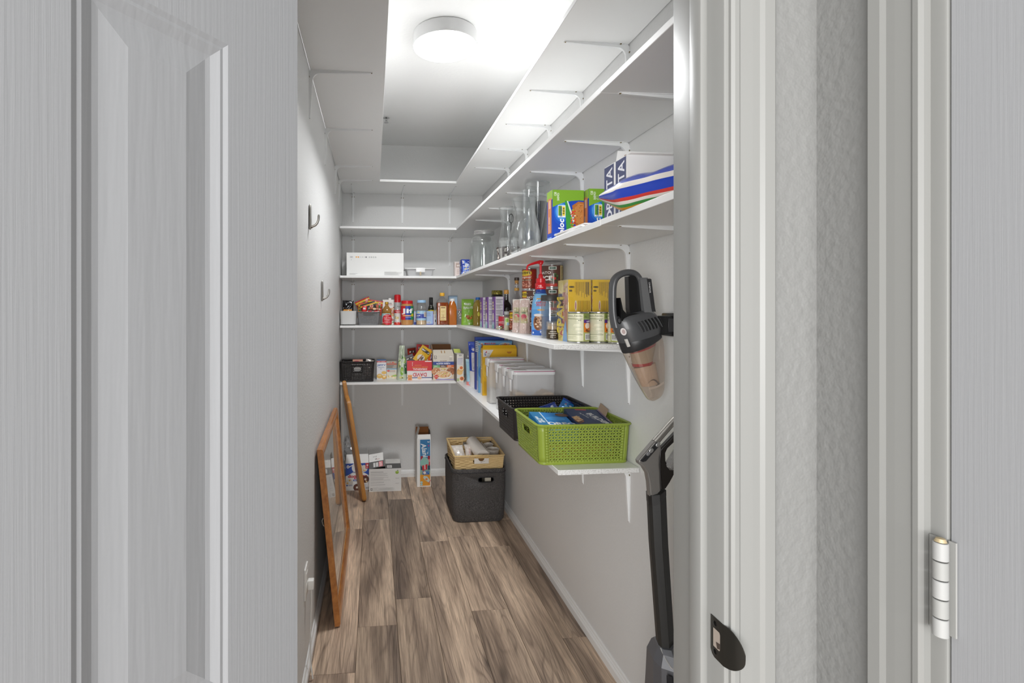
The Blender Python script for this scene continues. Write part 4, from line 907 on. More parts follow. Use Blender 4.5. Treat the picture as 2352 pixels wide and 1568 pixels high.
def milk_carton(label, x0, x1, y0):
    t, w, d, h = carton('almond_milk_carton', label, x0, x1, y0, .062, T4, .198, '#7a4d9c', 'carton', group='purple cartons')
    p = front(w, d, h); p.rect(.12, 0, .93, 1, '#d8d3da')
    for k in range(5): p.rect(.16, .90 - .17 * k, .88, .915 - .17 * k, '#4a4650'); p.lines(.18, .79 - .17 * k, .86, .89 - .17 * k, 5, '#8a8590')
    p.done('front_print', t)
    p = left(w, d, h); p.rect(0, 0, 1, .2, '#9cc8cc'); p.text('almond', .55, .52, .8 * 198 / 62, .16, '#d9c9e6', .02, 0, 90); p.rect(.3, .55, .75, .9, '#8d62ae'); p.text('oat', .5, .72, .9, .2, '#eadcb2', .03, 0, 90); p.ell(.5, .36, .36, .12, '#efe9e2'); p.ell(.5, .36, .24, .08, '#d9cbbd'); p.blobs(.1, .02, .9, .2, 4, .03, ['#5fb0b8', '#d9eef0']); p.done('side_print', t)
milk_carton('purple and white carton with a nutrition panel, first after the oil bottle', .713, .770, 3.36)
milk_carton('purple and white carton with a nutrition panel, middle one of the row', .722, .782, 3.235)
milk_carton('purple and white carton with a nutrition panel, nearest one behind the yellow tin', .742, .802, 3.130)
t = bottle('sauce_jar', 'black jar with a gold patterned lid behind the purple cartons', [(.040, 0), (.045, .004), (.045, .18), (.042, .205), (.035, .222)], C('#16160f', .2, 0, .5), (.842, 3.475, T4), 'jar')
lidpart(t, .038, .220, .248, textured('gold_lid', '#9c8f3a', .35, (150, 150, 150), .4, .002, 2, 0, 0, .5, '#5f5a2a', (.45, .55)))
t = bottle('syrup_bottle', 'dark syrup bottle with an orange cap and round window', [(.028, 0), (.032, .004), (.033, .10), (.031, .145), (.022, .160), (.014, .172), (.013, .215)], glass('syrup', '#6a4a3a', .5, .05, .08, .72, '#241713'), (.850, 3.256, T4))
b = MB(); b.lathe([(.0145, .18), (.0145, .22)], PLASTIC, 20); obj('clear_neck', b, t)
lidpart(t, .0165, .218, .244, C('#dca04a', .35)); p = cyl(.0331, .10, .04, 120); p.ell(.5, .5, .34, .42, '#171008'); p.ell(.5, .5, .24, .32, '#3a2c14'); p.done('label_print', t)
t = bottle('liquor_bottle', 'tall clear bottle of dark liquid with a cork stopper', [(.025, 0), (.0285, .004), (.0285, .155), (.026, .178), (.017, .200), (.0125, .214), (.0125, .272)], glass('liquor_glass', '#e6e4e4', .55, .04, .06), (.832, 2.95, T4))
fill(t, [(.025, .004), (.0272, .008), (.0272, .158), (.001, .158)], liquid('#301a1c', .15), 'liquor'); lidpart(t, .0115, .266, .289, C('#b98a4c', .7), 'cork'); lidpart(t, .0145, .288, .305, C('#3b2f29', .4), 'stopper_top'); b = MB(); b.lathe([(.0138, .228), (.0142, .230), (.0142, .242), (.0138, .244)], C('#c99a48', .4), 18); obj('neck_band', b, t)
t = bottle('dark_bottle', 'narrow black bottle between the liquor bottle and stacked cans', [(.016, 0), (.018, .003), (.018, .22), (.012, .25), (.012, .278), (.001, .279)], C('#1b1a1b', .3, 0, .4), (.862, 2.885, T4))
YEL = '#e6c62e'
def beans(label, loc, r=.0375, h=.1115, rz=-.28, group='bean cans'):
    t, p = tin_can('bean_can', label, r, h, loc, '#b5451f', rz, group)
    p.rect(0, 0, 1, 1, '#bd5220'); p.rect(0, .90, .62, 1, '#8c2a1c'); p.rect(.58, 0, .80, 1, '#a32a1c'); p.rect(.80, 0, 1, 1, '#e4dcd0'); p.lines(.82, .06, .99, .94, 16, '#5a5048', .5)
    p.ell(.33, .80, .25, .15, YEL, 18); p.text("BUSH'S", .33, .81, .40, .13, '#2a2622', .04); p.lines(.26, .70, .40, .72, 1, '#5a5020')
    p.text('Original', .33, .57, .46, .12, '#f2e6d6', .02, .25); p.rect(.08, .40, .58, .47, '#3a2018'); p.text('PINTO BEANS', .33, .435, .44, .045, '#ecd9b8')
    p.rect(.06, .02, .58, .38, '#8a3a24'); p.blobs(.06, .02, .58, .40, 46, .05, ['#c9836a', '#b86a52', '#d99a80', '#a35842']); p.done('label_print', t); return t
beans('bean can at the bottom of the left stack of three', (.819, 2.660, T4)); beans('bean can in the middle of the left stack of three', (.819, 2.660, T4 + .1118)); beans('bean can on top of the left stack of three', (.819, 2.660, T4 + .2236))
def tomato(label, loc, r, h, rz, group='tomato sauce cans'):
    t, p = tin_can('tomato_sauce_can', label, r, h, loc, '#5f3a2e', rz, group)
    p.rect(0, 0, 1, 1, '#5c382c'); p.rect(0, 0, .68, .14, '#c0392a'); p.text('TOMATO', .30, .66, .46, .13, '#e8e0d8', .02); p.text('SAUCE', .30, .40, .52, .21, '#f4efe8', .06); p.ell(.60, .40, .05, .09, '#cf3a2c')
    p.lines(.08, .84, .36, .88, 1, '#cdbdb2'); p.rect(.48, .80, .66, .95, '#d9e2d8'); p.rect(.50, .83, .64, .92, '#3a5a4a'); p.blobs(.52, .2, .72, .66, 12, .05, ['#2f5a2c', '#3f7a38', '#24451f']); p.rect(.58, .10, .60, .62, '#d9d4cc'); p.rect(.76, 0, 1, 1, '#d8c48a'); p.lines(.78, .04, .98, .96, 14, '#5a4a30', .5); p.done('label_print', t); return t
for k in range(2): tomato(['tomato sauce can under its twin, beside the bean cans', 'tomato sauce can on top of its twin, beside the bean cans'][k], (.819, 2.577, T4 + .1098 * k), .0385, .1095, -.35)
for k in range(3): tomato(['wide tomato sauce can at the bottom of the stack of three by the wall', 'wide tomato sauce can in the middle of the stack of three by the wall', 'wide tomato sauce can on top of the stack of three by the wall'][k], (.849, 2.40, T4 + .1108 * k), .0505, .1105, -.55, 'wide tomato sauce cans')
t, p = tin_can('yellow_tin', 'tiny flat yellow tin at the shelf edge', .0185, .021, (.742, 3.00, T4), '#e2c43a', -.2); p.rect(.15, .3, .75, .75, '#e9ecec'); p.rect(.2, .38, .55, .68, '#3f7fc0'); p.ell(.78, .5, .08, .25, '#6a5a1a'); p.done('label_print', t)
t, p = tin_can('red_can', 'short bright red can with white lettering', .030, .083, (.779, 3.050, T4), '#c62a3c', -.2); p.rect(0, 0, 1, 1, '#c8283c'); p.text('smoked', .40, .56, .42, .075, '#f2dcdc', .03); p.text('almonds', .46, .46, .55, .08, '#f2dcdc', .03); p.lines(.4, .36, .56, .38, 1, '#f2dcdc'); p.blobs(.16, .06, .9, .30, 16, .055, ['#5a2a1c', '#7a4030', '#a3402c']); p.done('label_print', t)
t = jar('spice_jar', 'small clear spice jar with a grey lid and a green label', [(.013, 0), (.0148, .003), (.0148, .082), (.012, .092)], PLASTIC, (.744, 2.842, T4)); fill(t, [(.012, .002), (.0138, .004), (.0138, .074), (.001, .076)], C('#c9c4a4', .7)); lidpart(t, .0150, .090, .108, C('#a9aaa9', .4)); p = cyl(.0149, .05, .026, 150); p.rect(.2, .1, .9, .9, '#c9d69a'); p.rect(.4, .1, .9, .4, '#9cc6d6'); p.ell(.45, .65, .2, .2, '#7fae3c'); p.done('label_print', t)
beans('single bean can at the shelf edge between the spice jar and the rice bags', (.797, 2.838, T4), .0375, .1125, -.28)
def rice_bag(label, x, y, rz, seed):
    r, p = pouch('rice_bag', label, .056, .172, .040, (x, y, T4), textured('bagged_rice', '#cbb0a6', .4, (260, 260, 260), .6, .003, 2, 0, .4, 0, '#dcc9c0', (.4, .62)), rz, 0, .02, 'bag', seed, .006, True, .9, 'clear bags of pink rice')
    p.poly([(.04, .86), (.96, .9), (.98, 1), (.02, 1)], C('#d3cdc2', .25)); p.rect(.10, .30, .80, .76, '#c9c3a4'); p.rect(.10, .30, .80, .74, '#bdb48e'); p.text('RICE', .45, .70, .56, .055, '#e6e0cf', .02); p.rect(.2, .58, .62, .63, '#7f8a6c'); p.ell(.42, .49, .30, .07, '#c9596a'); p.ell(.4, .42, .28, .07, '#b5a273'); p.rect(.5, .33, .7, .38, '#d9d4b8'); p.blobs(.1, .3, .8, .55, 10, .035, ['#cfc79e', '#b89d72', '#c98a86']); p.done('label_print', r)
rice_bag('clear bag of pink rice with a cream label, farther one next to the bean can', .748, 2.635, -.35, 11)
rice_bag('clear bag of pink rice with a cream label, nearer one next to the creamer bottle', .752, 2.520, -.35, 13)
t = thing('creamer_bottle', 'blue creamer bottle with a red pump dispenser', 'bottle', (.741, 2.240, T4), -.30)
b = MB(); CB = [C('#2a5fb8', .3), C('#5a9ad6', .3), C('#6fb0e0', .3), C('#7ab4e0', .3), C('#24408f', .3)]
pf = [(.038, 0), (.0405, .006), (.0410, .03), (.0412, .085), (.0405, .12), (.0375, .15), (.0325, .172), (.0255, .190), (.0215, .202), (.0215, .213)]
b.lathe(pf, CB[0], 32, mats=[C('#cfd4da', .35), CB[0], CB[1], CB[1], CB[2], CB[3], CB[3], CB[4], CB[4]]); obj('bottle_body', b, t)
rz_ = lambda z: next(r0 + (r1 - r0) * (z - z0) / (z1 - z0) for (r0, z0), (r1, z1) in zip(pf, pf[1:]) if z0 <= z <= z1 + 1e-9)
A = math.radians(200)
p = Print(lambda u, v, l: Vector(((rz_(.008 + v * .198) + l + .0002) * math.sin((u - .5) * A), -(rz_(.008 + v * .198) + l + .0002) * math.cos((u - .5) * A), .008 + v * .198)), .0412 * A / .198, 2)
p.poly([(.30, .70), (.36, .80), (.66, .80), (.72, .70), (.52, .56)], '#f0f2f6'); p.rect(.34, .79, .66, .815, '#d9a24a'); p.text('coffee', .50, .725, .34, .065, '#c8283a', .02, .15); p.text('mate', .50, .665, .30, .06, '#c8283a', .02, .15)
p.ell(.5, .555, .12, .02, '#d9a24a'); p.ell(.42, .27, .17, .17, '#9c6b4a', 20); p.ell(.41, .25, .13, .14, '#7a4a2e', 18); p.ell(.44, .34, .10, .08, '#c49a78'); p.blobs(.28, .12, .56, .42, 16, .03, ['#8a5a38', '#b98a66', '#5f3720', '#d9bfa4']); p.ell(.42, .44, .15, .03, '#e6dcd4'); p.text('ICED', .58, .075, .22, .04, '#e9eef6', .02); p.lines(.5, .02, .68, .05, 1, '#c9d6ea'); p.ell(.25, .05, .03, .02, '#dfe6f2'); p.rect(.2, .93, .8, .985, '#24408f'); p.lines(.3, .935, .5, .98, 3, '#c9d2ea'); p.done('label_print', t)
RDP = C('#cf1c26', .3); b = MB(); b.lathe([(.0235, .209), (.0245, .211), (.0245, .234), (.0225, .238), (.0205, .239), (.0205, .256), (.0185, .258), (.011, .259), (.010, .272), (.0075, .277), (.0055, .278)], RDP, 28); obj('pump_collar', b, t)
b = MB(); b.lathe([(.0052, .277), (.0052, .318), (.010, .322), (.011, .332), (.008, .336), (.001, .3365)], RDP, 18); b.tube([(.010, .0, .331), (-.004, -.004, .332), (-.022, -.010, .327), (-.046, -.018, .319), (-.056, -.022, .314), (-.060, -.023, .304), (-.060, -.023, .292)], [.0085, .0095, .0085, .0065, .0055, .005, .0045], RDP, 10, flat=.75); obj('pump_spout', b, t)
p = cyl(.0246, .022, .211, 120); p.text('Press', .42, .62, .3, .2, '#f0d4d4', .02); p.text('to dispense', .45, .3, .5, .16, '#f0d4d4'); p.done('lettering', t)
t = jar('drink_shaker', 'clear tumbler jar with a dark grey lid before the blue creamer', [(.032, 0), (.0355, .004), (.0365, .10), (.037, .150), (.035, .160)], PLASTIC, (.737, 2.107, T4), 0, 'jar')
lidpart(t, .0378, .156, .180, C('#3a3836', .45)); b = MB(); b.lathe([(.0005, .006), (.03, .006), (.0325, .012), (.033, .09)], glass('blue_liner', '#a9c4de', .4, .1, .05, .25, '#7f9cc4'), 24, cap1=False); obj('inner_cup', b, t)
p = cyl(.0366, .13, .014, 120)
for k in range(6): p.ell(.36, .12 + .14 * k, .012, .012, '#e3e6ea')
p.done('measure_marks', t)
t = jar('toothpick_jar', 'small jar of toothpicks with a black label at the shelf edge', [(.021, 0), (.0232, .003), (.0232, .040), (.0232, .066)], PLASTIC, (.716, 2.018, T4), 0, 'jar')
lidpart(t, .0240, .054, .0715, glass('clear_lid', '#eeeeee', .5, .1, .05, .12), 'clear_lid', taper=1.0); p = cyl(.0234, .037, .003, 200); p.rect(0, 0, 1, 1, '#3d2f1e'); 
for k in range(4): p.text(['BAMBOO', 'TOOTHPICKS', 'ROUND', '400 CT'][k], .44, .80 - .2 * k, [.34, .46, .28, .30][k], .10, '#d9d2c4', .01)
p.done('label_print', t)
for k in range(40):
    a = 2.4 * k; rr = .0215 * math.sqrt((k + .5) / 40); b = MB(); lx, ly = random.uniform(-.0015, .0015), random.uniform(-.0015, .0015)
    b.tube([(rr * math.cos(a) * .93, rr * math.sin(a) * .93, .004), (rr * math.cos(a) * .93 + lx, rr * math.sin(a) * .93 + ly, .064)], .0011, C(random.choice(['#d9bd94', '#e3cba6', '#cfae82']), .7), 5)
    obj('toothpick', b, t)
def meat_pack(label, x0, x1, y0):
    t, w, d, h = carton('canned_meat_pack', label, x0, x1, y0, .104, T4, .232, '#e6bf20', group='yellow packs of canned meat')
    p = front(w, d, h); p.rect(.02, .02, .98, .98, '#e2b71c'); K = '#6e5510'
    for k, (a, c) in enumerate((('8', '8'),)): p.text('8', .10, .88, .08, .05, '#3a3020', .04, 0, 90); p.text('8', .19, .88, .08, .05, '#3a3020', .04, 0, 90); p.text('8', .10, .82, .08, .05, '#3a3020', .04, 0, 90)
    p.lines(.28, .70, .72, .96, 11, K, .35, True); p.lines(.74, .70, .92, .96, 4, '#3f3212', .6, True); p.ell(.32, .58, .05, .085, '#d9d2c0'); p.ell(.32, .58, .02, .06, '#b5483a'); p.lines(.40, .40, .94, .66, 13, K, .32, True)
    p.rect(.20, .07, .94, .37, '#b8900f'); p.rect(.215, .085, .925, .355, '#e2b71c'); p.lines(.27, .10, .80, .34, 13, K, .4, True); p.lines(.84, .10, .90, .32, 1, '#b5483a', .4, True); p.poly([(.185, .06), (.235, .20), (.185, .36), (.215, .36), (.26, .20), (.215, .06)], '#2b2b34'); p.done('back_print', t)
    p = left(w, d, h); p.rect(0, 0, 1, 1, '#dcc04a'); p.rect(.0, .0, .5, 1, '#e2ca5a'); p.rect(.46, .16, .92, .80, '#b5604a'); p.rect(.5, .18, .9, .5, '#c9825a')
    p.poly([(.1, .62), (.45, .66), (.60, .08), (.2, .1)], '#c9463c'); p.blobs(.55, .5, 1, .98, 22, .05, ['#d9b09a', '#e6c6a8', '#c98a76']); p.rect(.05, .22, .44, .78, '#39487a'); p.text('SPAM', .27, .42, .60 * h / d, .32, '#e9cf3a', .045, 0, 90); p.text('CLASSIC', .62, .52, .4 * h / d, .09, '#ecd9c8', .01, 0, 90); p.poly([(.5, .0), (.95, .0), (.8, .35), (.6, .22)], '#7fa3c9'); p.done('side_print', t)
    b = MB(); e = .0018; b.rbox(-w / 2 - e, w / 2 + e, -d / 2 - e, d / 2 + e, .0004, h + e, FILM, .004, 2); obj('shrink_film', b, t)
meat_pack('yellow shrink wrapped canned meat pack showing its front and left end', .7215, .8095, 1.862); meat_pack('yellow shrink wrapped canned meat pack, right one behind the hand vacuum', .8160, .8980, 1.862)
def pumpkin(label, x, y, rz):
    t, p = tin_can('pumpkin_can', label, .0375, .112, (x, y, T4), '#8a9a52', rz, 'green and white cans of pumpkin')
    p.rect(0, 0, 1, 1, '#aab06a'); p.rect(.02, .02, .62, .98, '#dcd9bd'); p.text('Nutrition Facts', .32, .925, .50, .045, '#5f6b34', .01); p.rect(.05, .885, .60, .895, '#5f6b34'); p.rect(.05, .80, .60, .815, '#6f7a3a'); p.text('45', .53, .755, .08, .05, '#4a5428', .01); p.lines(.05, .26, .60, .86, 13, '#8f9670', .22); p.rect(.05, .235, .60, .25, '#5f6b34'); p.lines(.05, .08, .56, .20, 4, '#a3a884', .3)
    p.rect(.63, .82, 1, 1, '#7f8f4a'); p.blobs(.64, .82, .99, .99, 8, .04, ['#8fa05a', '#5a3f78', '#6a7a3a']); p.rect(.63, .66, 1, .78, '#5a2f7f'); p.rect(.63, .78, 1, .83, '#8a9a6a'); p.text('Super', .80, .72, .20, .055, '#e3d9ee', .02, .3); p.rect(.63, .33, 1, .66, '#d9792a'); p.ell(.74, .56, .08, .11, '#e6d6c8'); p.ell(.80, .40, .13, .07, '#7a3f1c'); p.ell(.82, .44, .10, .05, '#c9702a'); p.bars(.66, .06, .90, .28, 11, '#3a3a30'); p.done('label_print', t)
    return t
pumpkin('pumpkin can with a green and white label at the shelf end, left one', .7425, 1.816, -.42); pumpkin('pumpkin can with a green and white label at the shelf end, middle one', .8195, 1.816, -.42)
t = pumpkin('pumpkin can with an orange picture, tucked behind the hand vacuum', .8665, 1.7575, -1.75)

# ================================================================== lowest level (top T5), back wall
BK = C('#231f1e', .45)
plastic_basket('black_basket', 'black plastic basket with round holes on the left of the lowest back shelf', .250, .20, .150, (-.1185, 3.965, T5), BK, (.0125, .0125), .58, 'sq', ('f',), .94, .018, True, .005, .002, 'basket', 0, None, (.50, .74), .32)
t, w, d, h = carton('tea_packet', 'small pink and orange box standing inside the left black basket', -.155, -.080, 3.90, .05, T5 + .005, .155, '#d98a80'); p = front(w, d, h); p.rect(0, .86, 1, 1, '#d9a284'); p.rect(.1, .70, .95, .86, '#e3dcdc'); p.ell(.4, .9, .3, .06, '#c9405a'); p.done('front_print', t)
t, w, d, h = carton('white_packet', 'white box seen through the hand slot of the left black basket', -.165, -.060, 3.888, .010, T5 + .005, .125, '#dedcd8'); p = front(w, d, h); p.lines(.1, .55, .9, .7, 3, '#8a8a8a'); p.done('front_print', t)
r, p = pouch('snack_bag', 'crumpled grey and tan snack bag in the right of the left black basket', .075, .15, .03, (-.052, 3.975, T5 + .006), C('#b3aba4', .3, .2), .1, .22, -.1, 'bag', 21, .012)
p.blobs(.2, .6, .95, .98, 8, .07, ['#c9b8a4', '#d9cdc0', '#8f8880']); p.done('front_print', r)
t, w, d, h = carton('muffin_mix_box', 'small white corn muffin mix box with blue lettering', .025, .0985, 3.985, .045, T5, .142, '#e6e4e6')
p = front(w, d, h); p.rect(0, .92, 1, 1, '#b5303a'); p.text('corn muffin', .5, .955, .8, .03, '#f0d8d8'); p.text('JIFFY', .50, .76, .90, .11, '#2a5fa8', .03); p.lines(.15, .62, .85, .68, 2, '#8a96b4'); p.text('MIX', .45, .56, .2, .04, '#6a7aa0'); p.ell(.30, .18, .30, .13, '#dcae4e', 16); p.ell(.75, .36, .26, .09, '#e0b45a', 16); p.ell(.76, .12, .26, .11, '#d9a544', 16); p.ell(.78, .15, .15, .05, '#efd9a4'); p.ell(.3, .22, .2, .05, '#e8c880'); p.done('front_print', t)
b = MB(); b.rbox(-w / 2 + .002, w / 2 - .002, .0, .05, h, h + .006, C('#4a6a9c', .5), .001, 1); obj('box_behind', b, t)
t, w, d, h = carton('corn_mix_box', 'small grey and yellow box of corn mix left of the vegetable bag', .100, .178, 3.985, .045, T5, .136, '#dcd7c8')
p = front(w, d, h); p.rect(0, .60, 1, 1, '#a3998f'); p.rect(0, .82, 1, .90, '#b5523c'); p.blobs(.3, .9, .8, .99, 6, .05, ['#3f7fc0', '#d9b43a', '#c94a3c']); p.rect(.05, .66, .6, .72, '#6a625a'); p.rect(.05, .75, .7, .79, '#6a625a'); p.rect(0, .56, 1, .60, '#4a9fd0'); p.ell(.18, .48, .14, .06, '#cf5a5a'); p.lines(.3, .4, .9, .52, 4, '#c9a8a0'); p.blobs(.0, .02, 1, .30, 26, .06, ['#e6cf9a', '#d9b870', '#f0e3c4']); p.ell(.8, .2, .22, .05, '#9cbf5a'); p.done('front_print', t)
r, p = pouch('vegetable_bag', 'tall crumpled pale green bag printed with vegetables', .083, .262, .060, (.2175, 3.945, T5), C('#c3cdb8', .25, .1, .3), .05, 0, -.03, 'bag', 31, .016, True, .46)
p.poly([(.1, .62), (.5, .74), (.62, .64), (.4, .60)], '#3f7a3c'); p.rect(.68, .50, .98, .66, '#a9d03a'); p.ell(.45, .26, .18, .12, '#7fae3c', 14); p.ell(.45, .30, .10, .05, '#a9c95a'); p.ell(.12, .5, .12, .08, '#d9d99a'); p.ell(.1, .42, .12, .06, '#c9c97a'); p.blobs(.0, .30, .3, .62, 8, .03, ['#a9b86a', '#e0dfa8', '#5f8f4a']); p.rect(.72, .18, 1, .46, '#3f6a44'); p.blobs(.72, .18, 1, .5, 8, .03, ['#b5483a', '#d9e2cf', '#2f5a34']); p.ell(.4, .08, .22, .03, '#d9d98a'); p.ell(.4, .07, .18, .015, '#3a3f34'); p.done('front_print', r)
# seed box, printed upside down, full of snack pouches
t = thing('seed_display_box', 'open red and white display box printed upside down, holding snack pouches', 'box', (.3485, 3.985, T5)); w, d, h = .190, .13, .148
open_box(t, w, d, h, C('#e3dedc', .45), C('#b5483c', .6)); p = front(w, d, h)
p.rect(0, .48, 1, 1, '#cf1f2a'); p.text('DAVID', .505, .275, .56, .19, '#c01f34', .03, 0, 180); p.text('ORIGINAL', .52, .56, .58, .085, '#f2e6e0', .04, 0, 180); p.text('SALTED & ROASTED', .52, .66, .62, .05, '#e0b03c', .01, 0, 180); p.lines(.30, .74, .70, .78, 1, '#e0b03c', .4); p.text('SEEDS', .22, .83, .16, .04, '#eac0bc', .01, 0, 180); p.rect(.72, .93, .99, .985, '#ead6d2'); p.lines(.22, .42, .78, .44, 1, '#b0a8aa')
p.rect(0, .105, 1, .145, '#3a4a86'); p.ell(.5, .11, .085, .07, '#e8b48a', 16); p.rect(.03, 0, .20, .27, '#e6a05a'); p.text('24', .115, .06, .11, .09, '#b5302a', .03, 0, 180); p.text('BAGS', .115, .17, .13, .05, '#8a5a2a', .02, 0, 180); p.done('front_print', t)
def seed_pouch(label, x, y, z, rz, tilt, lean, col, seed, word=True, s=1.0):
    r, p = pouch('seed_pouch', label, .096 * s, .135 * s, .022, (x, y, z), C(col, .35, 0, .2), rz, tilt, lean, 'packet', seed, .003, True, 1.0, 'snack pouches in the display box')
    p.rect(.15, .70, .88, .86, '#3a3330'); p.text("SMACKIN'", .51, .78, .68, .10, '#eae6e0', .035)
    p.ell(.5, .30, .34, .20, '#d9d2c4', 14); p.poly([(.36, .1), (.44, .5), (.5, .5), (.46, .1)], '#a3622f'); p.ell(.58, .34, .10, .14, '#6a625c'); p.done('front_print', r); return r
seed_pouch('yellow snack pouch tilted sideways in front in the red display box', .338, 3.962, T5 + .130, .05, .62, -.06, '#d9ac2c', 2)
seed_pouch('red snack pouch standing highest at the back of the red display box', .372, 4.02, T5 + .128, -.1, .08, -.10, '#c01f24', 5)
seed_pouch('orange snack pouch on the right of the red display box', .386, 3.985, T5 + .100, -.15, .10, -.06, '#cf5f1c', 8)
seed_pouch('purple snack pouch at the right edge of the red display box', .402, 4.012, T5 + .096, -.45, .10, -.05, '#45205f', 10)
seed_pouch('dark red snack pouch leaning left at the back of the red display box', .304, 4.025, T5 + .108, .7, -.05, -.05, '#8f2a1c', 12, s=.95)
seed_pouch('grey snack pouch low on the left of the red display box', .298, 3.985, T5 + .075, .4, -.30, -.05, '#77757a', 14, s=.85)
t = thing('oatmeal_box', 'tall cream oatmeal variety box with open top flaps', 'box', (.5325, 3.985, T5)); w, d, h = .160, .13, .188
CR = C('#dcd3c4', .5); open_box(t, w, d, h, CR, C('#7a5230', .8)); p = front(w, d, h)
p.rect(.0, .62, 1, 1, '#d9d0c2'); p.text('52', .11, .92, .14, .12, '#3a3a44', .01); p.lines(.05, .82, .2, .85, 1, '#9a958e'); p.text('QUAKER', .50, .76, .34, .05, '#8a5a44', .02); p.ell(.86, .93, .08, .035, '#efe9dd'); p.lines(.78, .78, .94, .92, 3, '#9a948c', .25)
p.rect(0, .60, 1, .735, '#2c448f'); p.text('INSTANT OATMEAL', .5, .715, .5, .025, '#c9d0e6'); p.text('FLAVOR VARIETY', .50, .655, .66, .055, '#eef0f6', .05); p.rect(0, .50, .33, .60, '#6fae6a'); p.rect(.33, .50, .66, .60, '#6f4a38'); p.rect(.66, .50, 1, .60, '#df7030')
for k in range(3): p.lines(.05 + .33 * k, .53, .28 + .33 * k, .575, 2, '#e6e6de', .5)
p.rect(0, 0, 1, .50, '#dcc8b0'); p.ell(.14, .34, .22, .15, '#c98a5c', 18); p.ell(.86, .34, .22, .15, '#a96a44', 18); p.blobs(0, .22, .32, .5, 30, .028, ['#d9a87a', '#b5703f', '#e6c8a0']); p.blobs(.68, .22, 1, .5, 30, .028, ['#8f4f30', '#b97a4f', '#d9b08a']); p.blobs(.35, .36, .68, .49, 14, .03, ['#d9d06a', '#b5483a', '#e6d8a0']); p.ell(.5, .20, .40, .17, '#e4e2dd', 22); p.ell(.5, .22, .36, .14, '#e0b88a', 22); p.blobs(.18, .10, .82, .34, 60, .025, ['#e6cf9a', '#d9935a', '#c9c060', '#efe0c0', '#b9683c']); p.poly([(.02, .14), (.16, .22), (.28, .14), (.15, .02)], '#cf4034'); p.text('HEART', .15, .13, .16, .03, '#f0d4ce'); p.rect(.15, .0, 1, .03, '#8f86c4'); p.done('front_print', t)
flap(t, (-w / 2, -d / 2, h), (w / 2, -d / 2, h), (0, .80, .62), .062, CR, C('#8a6440', .8)); flap(t, (w / 2, d / 2, h), (-w / 2, d / 2, h), (0, .10, 1), .075, C('#7a5230', .8), C('#7a5230', .8)); flap(t, (-w / 2, d / 2, h), (-w / 2, -d / 2, h), (-.12, 0, 1), .075, C('#cfc8bc', .5), C('#a39a8c', .7)); flap(t, (w / 2, -d / 2, h), (w / 2, d / 2, h), (.75, 0, -.5), .05, C('#7a5a40', .7), C('#7a5230', .8))
b = MB()
for x in (-.012, .012): b.rbox(x - .003, x + .003, -.0035, .0035, -.001, .0012, C('#b5864c', .6), .0008, 1)
b.xf(Matrix.Translation((0, -d / 2 + .027, h + .0225)) @ Matrix.Rotation(.66, 4, 'X') @ Matrix.Scale(4, 4, (0, 1, 0))); obj('handle_slots', b, t)
# ---- lowest level, right wall
ZR = T5
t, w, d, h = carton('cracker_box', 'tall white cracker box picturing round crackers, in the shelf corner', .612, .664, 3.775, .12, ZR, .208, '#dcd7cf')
p = front(w, d, h); p.ell(.5, .95, .18, .022, '#4a4a4e'); p.ell(.5, .95, .10, .011, '#dcd7cf'); p.text('CRACKERS', .5, .84, .7, .03, '#9a94b8'); p.lines(.1, .62, .95, .82, 7, '#b4b0c8', .4); p.ell(.45, .40, .42, .085, '#d9a25a', 16); p.ell(.42, .34, .42, .08, '#e3b874', 16); p.ell(.6, .46, .40, .085, '#e0b06a', 16); p.ell(.62, .50, .36, .075, '#efd9b4', 16); p.ell(.64, .51, .22, .055, '#d9703a', 14); p.rect(0, .04, .35, .14, '#a9b886'); p.ell(.72, .13, .36, .085, '#e8c898', 16); p.ell(.72, .13, .25, .06, '#cf3f2a', 14); p.ell(.72, .13, .08, .03, '#6a9a3c'); p.lines(.1, .005, .9, .03, 1, '#b9b4ac'); p.done('front_print', t)
p = left(w, d, h); p.rect(0, 0, 1, 1, '#4a443e'); p.done('shade_side', t)  # darkness beside the box put into this face's colour
flap(t, (-w / 2, d / 2, h), (w / 2, d / 2, h), (-.3, .2, 1), .03, C('#b7c25a', .5), C('#c9cfa0', .5)); flap(t, (-w / 2, -d / 2, h), (w / 2, -d / 2, h), (0, -.2, .1), .006, WHITEC)
r, p = pouch('foil_bag', 'silver grey crumpled bag between the cracker box and the cyan pouch', .075, .235, .03, (.722, 3.716, ZR), C('#a9a8a6', .25, .3), -.4, -.05, 0, 'bag', 41, .012, True, .8)
p.blobs(.2, .5, .9, .9, 6, .06, ['#8a4a2c', '#5f6a3a', '#c9c4bc']); p.rect(.3, .72, .6, .78, '#26282c'); p.done('front_print', r)
r, p = pouch('cyan_pouch', 'pale cyan stand-up pouch with a pink corner, left of the flour bag', .075, .185, .045, (.694, 3.628, ZR), C('#9fc9dc', .35, 0, .3), -.5, -.03, 0, 'pouch', 43, .006, True, 1.0)
p.rect(.0, .0, .45, .14, '#e08a86'); p.ell(.72, .52, .14, .09, '#d9e4dc'); p.ell(.85, .25, .16, .10, '#9a5a3c'); p.rect(0, .9, 1, 1, '#b9dce8'); p.blobs(.5, .1, .9, .3, 5, .05, ['#c98a5c', '#6f4a34']); p.done('front_print', r)
r, p = pouch('flour_bag', 'tall white bag with a folded glossy blue top and nutrition table', .125, .315, .065, (.728, 3.528, ZR), C('#dfdcdc', .35, 0, .2), -.30, -.02, 0, 'bag', 45, .010, True, 1.12)
